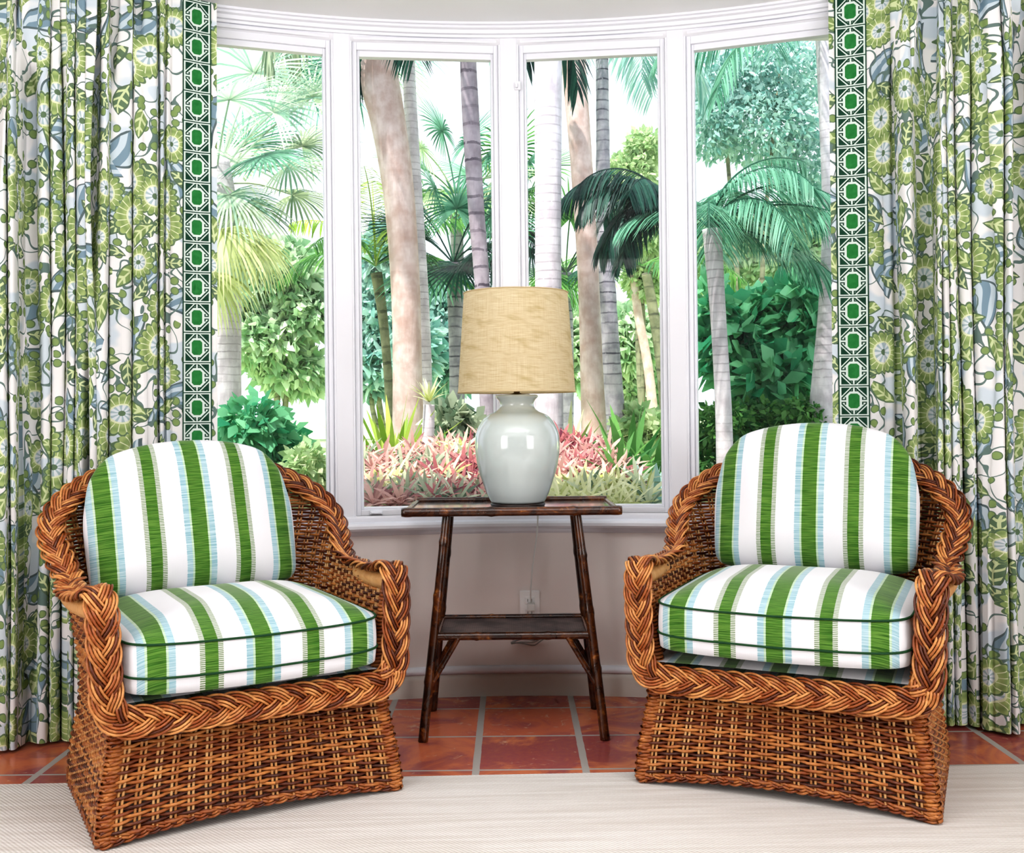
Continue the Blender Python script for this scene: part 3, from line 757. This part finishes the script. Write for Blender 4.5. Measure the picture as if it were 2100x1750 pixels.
# ------------------------------------------------------------------ the garden
def gz(x, y): return float(np.interp(y, [3.8, 4.3, 5.2, 6.5, 9, 60], [.36, .42, .56, .64, .66, .70]))
m = MB(); ys = np.concatenate([np.linspace(3.85, 9, 24), np.linspace(10, 90, 12)])
G = np.array([[(x * (1 + (y - 3.8) / 4), y, gz(x, y) + .03 * math.sin(x * 3 + y * 2) * (1 if y < 8 else 0)) for x in np.linspace(-4, 4, 30)] for y in ys]); m.grid(G)
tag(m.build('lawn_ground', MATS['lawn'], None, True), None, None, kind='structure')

def strip_leaf(m, base, dirs, L, W, droop, seg=4, taper=1.0, side=None):
    """ribbons from base along dirs (k,3) bending down"""
    base = np.asarray(base, float); k = len(dirs); L = np.broadcast_to(L, (k,)); W = np.broadcast_to(W, (k,)); droop = np.broadcast_to(droop, (k,))
    if base.ndim == 1: base = np.broadcast_to(base, (k, 3))
    d = dirs / np.linalg.norm(dirs, axis=1)[:, None]; P = [base.copy()]; D = []; cur = base.copy()
    for i in range(seg):
        D.append(d.copy()); cur = cur + d * (L / seg)[:, None]; P.append(cur.copy())
        d = d + V(0, 0, -1) * (droop / seg)[:, None]; d /= np.linalg.norm(d, axis=1)[:, None]
    D.append(d); P = np.stack(P, 1); D = np.stack(D, 1)
    if side is None:
        sd = np.cross(D, V(0, 0, 1)); nn = np.linalg.norm(sd, axis=2); sd[nn < .15] = V(1, 0, 0); sd /= np.linalg.norm(sd, axis=2)[..., None]
    else: sd = np.broadcast_to(np.asarray(side)[:, None], P.shape)
    t = np.linspace(0, 1, seg + 1); prof = np.clip((.45 + 1.6 * t) * (1 - t ** 2.2), .04, 1) ** taper
    m.strips(P, sd * (W[:, None] * prof[None])[..., None])
def pinnate(base, az, el, L, droop, n=34, ll=.4, wid=.014, hang=.35, rr=.008):
    m = MB(); N = 16; pos = V(*base); pts = [pos.copy()]; e = el
    for i in range(N):
        d = V(math.cos(e) * math.cos(az), math.cos(e) * math.sin(az), math.sin(e)); pos = pos + d * L / N; pts.append(pos.copy()); e -= droop / N
    pts = np.array(pts); t = np.linspace(.12, 1, n) ; idx = t * N
    B = np.stack([np.interp(idx, np.arange(N + 1), pts[:, k]) for k in range(3)], 1); tg = np.gradient(B, axis=0); tg /= np.linalg.norm(tg, axis=1)[:, None]
    sd = np.cross(tg, V(0, 0, 1)); sd /= np.maximum(np.linalg.norm(sd, axis=1), 1e-6)[:, None]
    prof = np.sin(np.clip(t, .05, 1) * PI * .86 + .2) ** .6
    for s in (-1, 1):
        dirs = tg * .75 + sd * s * .85 + V(0, 0, -hang) + np.random.randn(n, 3) * .06
        strip_leaf(m, B, dirs, ll * prof * (.9 + .2 * np.random.rand(n)), wid, .5 + hang, 3, side=None)
    m.tube(pts, np.linspace(rr, rr * .3, N + 1), 5); return m
def fan_leaf(base, to, R, n=26, spread=2.3, wid=.02, droop=.5, stalk=.006):
    m = MB(); base = V(*base); to = V(*to); ax = unit(to - base); up = V(0, 0, 1); sd = unit(np.cross(ax, up)); nr = np.cross(sd, ax)
    m.tube(resample([base, base * .5 + to * .5 + V(0, 0, .04), to], n=8)[0], stalk, 5)
    a = np.linspace(-spread, spread, n); nrm = unit(nr + V(0, -.6, 0)); ex = unit(ax - nrm * np.dot(ax, nrm)); ey = np.cross(nrm, ex)
    dirs = np.cos(a)[:, None] * ex + np.sin(a)[:, None] * ey; side = np.cross(dirs, nrm)
    strip_leaf(m, to, dirs, R * (.8 + .2 * np.cos(a * .6)) * (.9 + .2 * np.random.rand(n)), wid, droop, 4, side=side); return m
def rosette(c, n, L, W, lo=.15, hi=1.35, droop=.9):
    m = MB(); k = np.arange(n); az = k * 2.39996; el = hi - (hi - lo) * (k / n) ** .8
    dirs = np.column_stack([np.cos(el) * np.cos(az), np.cos(el) * np.sin(az), np.sin(el)])
    strip_leaf(m, c, dirs, L * (.75 + .35 * np.random.rand(n)), W, droop, 4); return m
def cloud(blobs, n, size, flat=.6):
    """many small leaves on the surface and inside of blobs (x,y,z,rx,ry,rz)"""
    m = MB(); w = np.array([b[3] * b[5] for b in blobs]); w = (w / w.sum() * n).astype(int)
    for b, k in zip(blobs, w):
        d = np.random.randn(k, 3); d /= np.linalg.norm(d, axis=1)[:, None]; r = np.random.rand(k) ** .35
        c = V(*b[:3]) + d * r[:, None] * V(*b[3:]); dirs = d * .6 + np.random.randn(k, 3) * .6 + V(0, -.1, -.2); dirs /= np.linalg.norm(dirs, axis=1)[:, None]
        sd = np.cross(dirs, np.random.randn(k, 3)); sd /= np.linalg.norm(sd, axis=1)[:, None]
        L = size * (.6 + .8 * np.random.rand(k)); P = np.stack([c, c + dirs * (L * .5)[:, None], c + dirs * L[:, None] + V(0, 0, -.12) * L[:, None]], 1)
        Wd = np.stack([sd * (L * .06)[:, None], sd * (L * .27)[:, None], sd * (L * .03)[:, None]], 1); m.strips(P, Wd)
    return m
def trunk(name, pts, radii, mat, parent, n=14, rings=0):
    p, L = resample([(*a, r) for a, r in zip(pts, radii)], n=60); m = MB(); rr = p[:, 3]
    if rings: rr = rr * (1 + .05 * np.abs(np.sin(np.arange(60) * rings)))
    m.tube(p[:, :3], rr, n); return m.build(name, BK[mat], parent, True)
PALMS = 'palms standing outside the window'
def palm(name, label, pts, rad, mat, rings=0, top=None):
    """pts: (px, py) down the survey photo at one distance Y; the first is the foot, sunk into the ground"""
    return None
def ray_trunk(pts, Y, foot=True):
    out = [at(a, b, Y) for a, b in pts]
    if foot: out[0][2] = gz(out[0][0], Y) - .03
    return out
def px_r(w, Y): return w / 2 / F * Y

# 1 fan palm outside the first window: pale trunk, fans and pale hanging skirt
Y = 6.4; t = thing('fan_palm', 'pale trunked fan palm beside the left curtain with drooping straw fans', 'tree', tuple(at(458, 980, Y)))
T0 = np.array(t.location)
pts = np.array(ray_trunk([(455, 980), (456, 800), (460, 620), (455, 440), (440, 330)], Y)) - T0
trunk('trunk', pts, [px_r(w, Y) for w in (88, 76, 68, 64, 60)], 'pale', t)
crown = at(440, 380, Y)
def fan_at(px, py, Yt, R, mat, n=26, droop=.5, spread=2.3, wid=.02, base=crown):
    to = at(px, py, Yt); return fan_leaf(base - T0, to - T0, R, n, spread, wid, droop).build('frond', LF[mat], t)
for a in ((545, 318, 6.1, .36, 'teal', 44, .6, 2.5, .009), (470, 205, 6.0, .50, 'silverfan', 40, .6, 2.2, .008), (452, 470, 5.9, .46, 'straw', 44, 1.7, 1.7, .007), (500, 420, 6.1, .38, 'sage', 36, 1.2, 2.0, .007),
          (600, 400, 6.5, .40, 'sage', 36, .9, 2.2, .008), (560, 230, 6.6, .48, 'silverfan', 40, .7, 2.2, .008), (400, 300, 6.2, .5, 'silverfan', 36, .6, 2.3, .008), (460, 330, 6.6, .45, 'sage', 36, .7, 2.3, .008), (430, 560, 6.0, .4, 'straw', 36, 2.0, 1.5, .007), (500, 300, 7.0, .5, 'teal', 36, .6, 2.3, .008), (470, 520, 6.2, .4, 'silverfan', 30, 1.8, 1.6, .007), (620, 300, 6.8, .45, 'sage', 34, .8, 2.2, .008), (640, 200, 7.0, .5, 'silverfan', 34, .7, 2.2, .008), (520, 150, 6.8, .55, 'silverfan', 40, .7, 2.2, .008), (590, 340, 6.4, .4, 'silverfan', 36, .8, 2.2, .008), (470, 400, 6.0, .4, 'silverfan', 36, 1.0, 2.2, .007), (530, 500, 6.3, .34, 'straw', 34, 1.6, 1.8, .007)):
    fan_at(*a)
# hanging pinnate crown high beyond it
def pinnate_palm(name, label, trunk_pts, widths, Y, bark, crown_px, fronds, lf, rings=0, L=1.2, ll=.4, n=34, foot=True, wid=.0095, hang=.35):
    base = at(*trunk_pts[0], Y); 
    t = thing(name, label, 'tree', (base[0], Y, gz(base[0], Y)), 0); T0 = np.array(t.location)
    pts = np.array(ray_trunk(trunk_pts, Y, foot)) - T0; trunk('trunk', pts, [px_r(w, Y) for w in widths], bark, t, rings=rings)
    if crown_px is not None:
        c = at(*crown_px, Y) - T0
        for i, fr in enumerate(fronds):
            az, el, k, dr = fr[:4]; mt = fr[4] if len(fr) > 4 else lf
            pinnate(c, az, el, L * k, dr, n, ll, wid, hang).build('frond', LF[mt], t)
    return t
D = math.radians
pinnate_palm('feather_palm', 'leaning thick tan palm trunk rising in the second window', [(838, 930), (836, 800), (832, 600), (818, 400), (796, 250), (772, 130), (750, -90)], [74, 62, 60, 64, 72, 84, 84], 6.6, 'tan', (750, -110), [(D(200), D(-10), 1, 1.6), (D(250), D(0), 1, 1.6), (D(-30), D(0), 1, 1.6), (D(150), D(-10), 1.1, 1.4)], 'sage', L=1.1)
pinnate_palm('slender_palm', 'slender whitish palm trunk close behind the leaning tan trunk', [(872, 930), (868, 700), (858, 500), (846, 300), (838, 130), (832, -90)], [36, 32, 30, 28, 26, 26], 7.0, 'pale', (832, -90), [(D(-20), D(5), 1, 1.5), (D(-70), D(10), .9, 1.7), (D(40), D(10), 1, 1.5)], 'teal')
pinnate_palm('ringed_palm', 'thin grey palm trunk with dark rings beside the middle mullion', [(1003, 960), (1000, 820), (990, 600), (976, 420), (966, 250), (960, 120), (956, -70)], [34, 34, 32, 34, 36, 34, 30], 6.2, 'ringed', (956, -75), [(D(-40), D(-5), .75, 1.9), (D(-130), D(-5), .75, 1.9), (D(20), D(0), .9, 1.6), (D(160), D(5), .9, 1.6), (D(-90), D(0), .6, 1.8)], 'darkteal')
pinnate_palm('stout_palm', 'stout pale grey palm trunk behind the lamp, next to the middle mullion', [(1125, 960), (1125, 760), (1124, 500), (1124, 250), (1124, 20)], [64, 58, 54, 56, 58], 5.6, 'pale', None, [], 'teal')
pinnate_palm('tan_palm', 'tan palm trunk standing between the pale stout trunk and the grey leaning trunk', [(1222, 970), (1214, 780), (1206, 560), (1192, 330), (1178, 150), (1172, 20)], [58, 48, 44, 46, 50, 50], 6.8, 'tan', None, [], 'teal')
pinnate_palm('grey_palm', 'grey ringed palm trunk leaning just beside the tan trunk', [(1268, 950), (1262, 860), (1248, 650), (1238, 420), (1236, 250), (1234, 40)], [42, 40, 36, 30, 26, 24], 7.4, 'grey', (1234, 30), [(D(180), D(10), .8, 1.8), (D(0), D(5), .9, 1.7), (D(-60), D(0), .7, 1.9), (D(-120), D(5), .7, 1.8), (D(60), D(20), .9, 1.5)], 'farblue', rings=.9)
pinnate_palm('olive_palm', 'olive brown leaning trunk in the distance near the third window edge', [(1372, 880), (1358, 760), (1340, 640), (1325, 560)], [26, 24, 22, 20], 9.5, 'olive', (1318, 545), [(D(160), D(30), 1, 1.3), (D(20), D(30), 1, 1.3), (D(-60), D(10), 1, 1.6), (D(220), D(20), 1, 1.5)], 'green', L=1.1)
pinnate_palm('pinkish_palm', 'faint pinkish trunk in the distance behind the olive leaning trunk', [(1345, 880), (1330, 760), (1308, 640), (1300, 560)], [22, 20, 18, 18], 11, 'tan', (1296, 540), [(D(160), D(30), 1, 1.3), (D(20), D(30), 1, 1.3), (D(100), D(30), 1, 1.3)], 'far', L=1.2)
# big feather palms beyond the third and fourth windows
pinnate_palm('areca_palm', 'feathery palm with a thin pale trunk and wide green fronds in the fourth window', [(1487, 960), (1484, 850), (1476, 700), (1468, 580), (1460, 470)], [36, 34, 32, 34, 40], 5.6, 'pale', (1452, 465),
    [(D(62), D(62), .85, 1.5), (D(-20), D(52), 1.0, 1.9), (D(-35), D(22), 1.05, 1.1), (D(10), D(35), 1.05, 1.3), (D(-60), D(38), .9, 2.0), (D(-100), D(40), .7, 2.0), (D(30), D(15), 1.1, 1.0), (D(-10), D(-5), .95, .8), (D(120), D(60), .9, 1.4), (D(170), D(45), .6, 1.6), (D(75), D(30), 1, 1.2), (D(-45), D(70), .9, 2.2), (D(20), D(75), .95, 1.6)], 'teal', L=.86, ll=.31, n=56, wid=.0052, hang=.45)
pinnate_palm('dark_feather_palm', 'dark green feather palm with arching fronds crossing the third window', [(1385, 960), (1384, 800), (1380, 600), (1372, 440)], [26, 24, 24, 28], 5.9, 'grey', (1360, 420),
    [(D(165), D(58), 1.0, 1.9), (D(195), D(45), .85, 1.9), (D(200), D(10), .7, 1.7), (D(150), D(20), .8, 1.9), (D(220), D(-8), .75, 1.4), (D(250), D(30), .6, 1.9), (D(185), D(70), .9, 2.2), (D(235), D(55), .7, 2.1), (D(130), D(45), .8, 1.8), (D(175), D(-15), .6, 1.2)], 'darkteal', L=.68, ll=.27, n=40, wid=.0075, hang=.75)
pinnate_palm('white_palm', 'whitish palm trunk flaring at its foot beside the right curtain', [(1678, 960), (1688, 820), (1700, 620), (1706, 420), (1697, 200), (1692, 60), (1690, 0)], [60, 54, 42, 40, 38, 40, 40], 6.0, 'pale', (1690, 10), [(D(180), D(20), 1.1, 1.4), (D(200), D(-5), 1.0, 1.3), (D(150), D(25), 1, 1.5), (D(230), D(10), .9, 1.6), (D(20), D(20), 1, 1.5)], 'teal', L=1.0, ll=.32, wid=.006, n=40)
# smaller palm with bright fronds in the second window
pinnate_palm('young_palm', 'young palm with a thin dark trunk and yellow green fronds in the second window', [(806, 930), (795, 760), (785, 650), (772, 560)], [20, 18, 20, 24], 7.6, 'olive', (770, 545), [(D(a), D(e), k, dr, mt) for a, e, k, dr, mt in ((100, 80, 1, .8, 'lime'), (160, 62, 1, 1.3, 'lime'), (20, 62, 1, 1.3, 'green'), (-60, 55, .9, 1.7, 'lime'), (-120, 50, .9, 1.7, 'green'), (0, 30, .9, 1.5, 'green'), (185, 35, .9, 1.6, 'green'), (-90, 80, 1, 1.2, 'lime'), (45, 40, 1, 1.5, 'darkteal'))], 'lime', L=.85, ll=.26, wid=.009)
# fan palms behind the ringed trunk
def fan_palm(name, label, crown_px, Y, tw, leaves, bark='grey'):
    c = at(*crown_px, Y); t = thing(name, label, 'tree', (c[0], Y, gz(c[0], Y))); T0 = np.array(t.location)
    trunk('trunk', [V(0, 0, -.03), V(.01, 0, (c[2] - T0[2]) * .5), c - T0], [tw, tw, tw * 1.1], bark, t)
    for dx, dy, dz, R, mt in leaves: fan_leaf(c - T0, c - T0 + V(dx, dy, dz), R, 34, 2.4, .009, .7).build('frond', LF[mt], t)
    return t
def ring_leaves(n, r, R, mats, up=.2):
    return [(r * math.cos(a), -abs(r * .5 * math.sin(a)) * .8, r * math.sin(a) * .8 + up + random.uniform(-.1, .1), R * random.uniform(.85, 1.15), random.choice(mats)) for a in np.linspace(-.5, 2 * PI - .9, n)]
fan_palm('cabbage_palm', 'fan palm crown with pale green tips behind the ringed trunk', (935, 400), 8.4, .05, ring_leaves(11, .34, .40, ('pale', 'green', 'teal')))
fan_palm('dark_fan_palm', 'low dark green fan palm behind the ringed trunk, above the lampshade', (930, 540), 7.6, .05, ring_leaves(13, .32, .38, ('darkteal', 'teal', 'darkteal')))  # fans mostly in the dark teal leaf colour
fan_palm('lime_fan_palm', 'fan palm with yellow green fans hidden partly by the middle mullion', (1035, 420), 8.8, .05, ring_leaves(10, .3, .4, ('lime', 'green', 'teal')))  # fans mixed from lime, green and teal leaf colours
fan_palm('distant_fan_palm', 'dark fan palm glimpsed between the stout pale trunk and the tan trunk', (1160, 560), 8.8, .05, ring_leaves(10, .3, .42, ('darkteal', 'green')))
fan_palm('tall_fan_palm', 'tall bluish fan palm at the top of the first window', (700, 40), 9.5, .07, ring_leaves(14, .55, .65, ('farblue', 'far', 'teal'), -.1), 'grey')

# shrubs and trees of leaves
def bush(name, label, blobs_px, Y, n, size, lf, branches=None, bark='olive', cat='shrub', depth=.6):
    bl = []
    for px, py, rx, ry in blobs_px: c = at(px, py, Y); bl.append((c[0], c[1] + random.uniform(-.2, .2), c[2], rx / F * Y, depth * rx / F * Y + .1, ry / F * Y))
    base = V(np.mean([b[0] for b in bl]), Y, 0); base[2] = gz(base[0], Y); t = thing(name, label, cat, tuple(base))
    bl = [(b[0] - base[0], b[1] - base[1], b[2] - base[2], *b[3:]) for b in bl]
    cloud(bl, n, size).build('leaves', LF[lf], t)
    m = MB()
    for b in (bl[:2] if cat == 'tree' else bl):
        e = V(*b[:3]); s0 = V(b[0] * .25, 0, -.03); m.tube(resample([s0, s0 * .5 + e * .5 + V(random.uniform(-.1, .1), 0, -.05), e], n=10)[0], np.linspace(.022, .008, 10) * (Y / 6), 6)
    m.build('branch', BK[bark], t, True)
    return t
bush('ficus_shrub', 'glossy broad leaved green shrub under the palm fronds in the fourth window', [(1500, 700, 70, 80), (1580, 680, 90, 90), (1650, 700, 50, 90), (1560, 780, 90, 60), (1460, 640, 40, 60), (1640, 620, 60, 50)], 6.7, 1900, .15, 'ficus')
bush('clipped_hedge', 'low clipped small leaved hedge behind the right armchair cushion', [(1480, 870, 60, 45), (1560, 870, 70, 50), (1640, 865, 60, 50), (1450, 960, 40, 60)], 6.2, 4000, .05, 'green')
bush('glossy_shrub', 'dark glossy teal shrub below the first window, behind the slumped cushion', [(530, 880, 60, 60), (560, 930, 70, 60), (610, 990, 70, 50), (500, 930, 40, 60)], 5.6, 1500, .085, 'ficus')
bush('yellowish_shrub', 'small pale yellow green shrub at the foot of the first window frame', [(640, 950, 36, 40), (650, 1000, 36, 36)], 5.4, 700, .06, 'pale')
bush('light_shrub', 'light green shrub in the third window in front of the olive trunk', [(1310, 880, 50, 40), (1350, 900, 30, 50)], 7.2, 900, .09, 'pale')
bush('speckled_shrub', 'reddish green speckled shrub between the ringed trunk and the sword fern', [(930, 880, 40, 50), (960, 900, 30, 50)], 6.0, 500, .10, 'sage')
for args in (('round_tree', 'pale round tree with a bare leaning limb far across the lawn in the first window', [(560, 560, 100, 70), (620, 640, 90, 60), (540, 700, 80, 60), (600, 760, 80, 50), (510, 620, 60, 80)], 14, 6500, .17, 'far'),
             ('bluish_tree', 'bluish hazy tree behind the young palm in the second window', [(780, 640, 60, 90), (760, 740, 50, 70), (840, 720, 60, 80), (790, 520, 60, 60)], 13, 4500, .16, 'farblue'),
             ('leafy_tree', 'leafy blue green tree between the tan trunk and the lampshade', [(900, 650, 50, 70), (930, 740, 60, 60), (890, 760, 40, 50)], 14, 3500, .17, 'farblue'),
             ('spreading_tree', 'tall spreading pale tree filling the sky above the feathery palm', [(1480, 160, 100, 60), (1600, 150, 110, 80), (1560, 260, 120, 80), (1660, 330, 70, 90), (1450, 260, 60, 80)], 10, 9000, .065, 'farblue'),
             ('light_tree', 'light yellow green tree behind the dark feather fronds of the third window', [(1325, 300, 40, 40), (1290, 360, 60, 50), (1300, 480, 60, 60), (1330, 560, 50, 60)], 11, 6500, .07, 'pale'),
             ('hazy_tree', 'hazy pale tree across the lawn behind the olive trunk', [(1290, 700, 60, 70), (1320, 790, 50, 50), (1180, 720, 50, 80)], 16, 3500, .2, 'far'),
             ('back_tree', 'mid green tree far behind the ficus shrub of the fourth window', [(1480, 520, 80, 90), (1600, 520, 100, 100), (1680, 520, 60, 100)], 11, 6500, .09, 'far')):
    bush(*args, cat='tree')

# sword-leaved clumps, stump bromeliad, ferns
def clump(name, label, px, py, Y, n, L, W, lf, hi=1.45, lo=.6, droop=.6, cat='plant'):
    c = at(px, py, Y); t = rosette(V(0, 0, 0), n, L, W, lo, hi, droop).build(name, LF[lf]); t.location = (c[0], Y, gz(c[0], Y) - .02); return tag(t, label, cat)
clump('sword_fern', 'yellow green sword leaved clump at the foot of the leaning tan trunk', 805, 960, 5.7, 46, .56, .019, 'lime')
clump('green_sword_fern', 'smaller green sword leaved clump beside the stump with the bromeliad', 925, 960, 5.6, 30, .40, .016, 'green')
clump('bird_nest_fern', 'upright bright green fern in front of the grey leaning trunk', 1290, 960, 5.6, 30, .52, .026, 'green', lo=.4)
clump('arching_fern', 'arching light green fern in the third window near its outer frame', 1345, 960, 5.5, 30, .42, .024, 'green', lo=.3, droop=1.0)
clump('spider_plant', 'pale striped spiky plant behind the jar lamp and the stout trunk', 1165, 940, 6.0, 40, .52, .015, 'creamleaf', lo=.5, droop=.9)
clump('blue_leaf_plant', 'low bluish broad leaved plant at the bottom corner of the third window', 1335, 1030, 4.8, 26, .30, .035, 'farblue', lo=.1)
st = thing('mossy_stump', 'slim pale stump topped by a small yellow bromeliad beside the tan trunk', 'stump', tuple(at(878, 940, 5.5))); T0 = np.array(st.location); st.location.z = gz(T0[0], 5.5); T0 = np.array(st.location)
trunk('stump_trunk', np.array([at(876, 985, 5.5), at(878, 900, 5.5), at(880, 830, 5.5)]) - T0, [.036, .034, .030], 'pale', st)
rosette(at(880, 825, 5.5) - T0, 22, .15, .008, .3, 1.4, .5).build('bromeliad', LF['creamleaf'], st)
pc = at(1268, 985, 4.95); pot = thing('glazed_pot', 'blue glazed pot holding a green fern in the third window', 'pot', (pc[0], 4.95, gz(pc[0], 4.95) - .01))
m = MB(); m.lathe([(.05, 0), (.075, .05), (.088, .11), (.092, .15), (.098, .16), (.098, .17), (.088, .17), (.085, .15)], n=32); m.build('pot_body', MATS['pot_blue'], pot, True)
rosette(V(0, 0, .15), 26, .30, .016, .2, 1.4, .8).build('fern', LF['green'], pot)
# bromeliads in the bed under the sill
protos = {}
BROM = [('pink', 'pinkish bromeliad rosette in the bed outside the second window'), ('sage', 'grey green bromeliad rosette in the bed outside the second window'), ('red', 'wine red bromeliad rosette in the bed outside the second window'), ('creamleaf', 'cream and yellow bromeliad rosette in the bed outside the second window')]
def brom(px, py, Y, R, lf, where, k):
    c = at(px, py, Y); key = (lf, k % 3)
    if key not in protos:
        o = rosette(V(0, 0, 0), 20, .17, .0115, .1, 1.2, .8).build('bromeliad', LF[lf]); protos[key] = o
    else: o = protos[key].copy(); col.objects.link(o)
    o.location = tuple(c); o.scale = (R / .15,) * 3; o.rotation_mode = 'ZYX'; o.rotation_euler = (random.uniform(.35, .75), random.uniform(-.35, .35), random.random() * 6)
    nm = {'pink': 'pinkish', 'sage': 'grey green', 'red': 'wine red', 'creamleaf': 'cream and yellow'}[lf]
    lab = '%s bromeliad rosette in the bed outside the %s' % (nm, where); tag(o, lab, 'bromeliad', '%s bromeliads outside the %s' % (nm, where))
k = 0
rnd = random.Random(3)
for row in range(8):
    py = 918 + row * 17.5; Y = 5.35 - row * .125
    for px in np.arange(750, 1000, 30):
        x = px + rnd.uniform(-9, 9) + (row % 2) * 13; y = py + rnd.uniform(-7, 7)
        if row < 2 and x < 830: continue
        if row < 1 and x < 900: continue
        lf = 'red' if (x > 895 and rnd.random() < .5) else ('sage' if rnd.random() < .38 else ('pink' if rnd.random() < .8 else 'creamleaf'))
        brom(x, y, Y, rnd.uniform(.095, .135), lf, 'second window', k); k += 1
for row in range(8):
    py = 915 + row * 17.5; Y = 5.35 - row * .125
    for px in np.arange(1140, 1225 + row * 17, 30):
        x = px + rnd.uniform(-9, 9) + (row % 2) * 13; y = py + rnd.uniform(-7, 7)
        lf = ('red' if rnd.random() < .45 else 'pink') if row < 5 else ('creamleaf' if rnd.random() < .75 else 'sage')
        brom(x, y, Y, rnd.uniform(.095, .13), lf, 'third window', k); k += 1

# ------------------------------------------------------------------ light
w = bpy.data.worlds.new('world'); scene.world = w; w.use_nodes = True; nt = w.node_tree; nt.nodes.clear()
bg = nt.nodes.new('ShaderNodeBackground'); ow = nt.nodes.new('ShaderNodeOutputWorld'); nt.links.new(bg.outputs[0], ow.inputs[0])
bg.inputs[0].default_value = (*rgb(232, 242, 255), 1); bg.inputs[1].default_value = 1.0
def light(name, typ, loc, rot, energy, color=(1, 1, 1), **kw):
    l = bpy.data.lights.new(name, typ); l.energy = energy; l.color = color
    for a, b in kw.items(): setattr(l, a, b)
    o = bpy.data.objects.new(name, l); col.objects.link(o); o.location = loc; o.rotation_euler = rot; return o
sd = Vector((.30, .42, -.95)); light('sun', 'SUN', (0, 0, 8), sd.to_track_quat('-Z', 'Y').to_euler(), 4.2, (1, .97, .92), angle=.03)
light('room_fill', 'AREA', (0, .3, 2.33), (math.radians(22), 0, 0), 16, (1, .98, .96), shape='RECTANGLE', size=3.4, size_y=1.6)  # added overhead fill for the interior, no fixture behind it
for sx in (-1, 1): light('side_fill', 'AREA', (sx * 2.2, .2, 1.35), (math.radians(86), 0, sx * math.radians(38)), 22, (1, .98, .97), shape='RECTANGLE', size=1.2, size_y=1.7)  # added fill pair out of view, set sideways to keep curtain folds dark
light('ceiling_fill', 'AREA', (0, 1.45, 1.86), (math.radians(180 - 14), 0, 0), 25, (1, .99, .98), shape='RECTANGLE', size=2.4, size_y=.6)  # added upward area light out of view, whitens the ceiling
scene.view_settings.view_transform = 'Standard'; scene.view_settings.look = 'Medium High Contrast'; scene.view_settings.exposure = 0.5
scene.cycles.use_adaptive_sampling = True; scene.cycles.adaptive_threshold = .05; scene.cycles.adaptive_min_samples = 12
scene.cycles.max_bounces = 6; scene.cycles.diffuse_bounces = 3; scene.cycles.glossy_bounces = 3; scene.cycles.transmission_bounces = 4; scene.cycles.transparent_max_bounces = 10
scene.cycles.caustics_reflective = False; scene.cycles.caustics_refractive = False; scene.cycles.sample_clamp_indirect = 6
scene.cycles.use_denoising = True
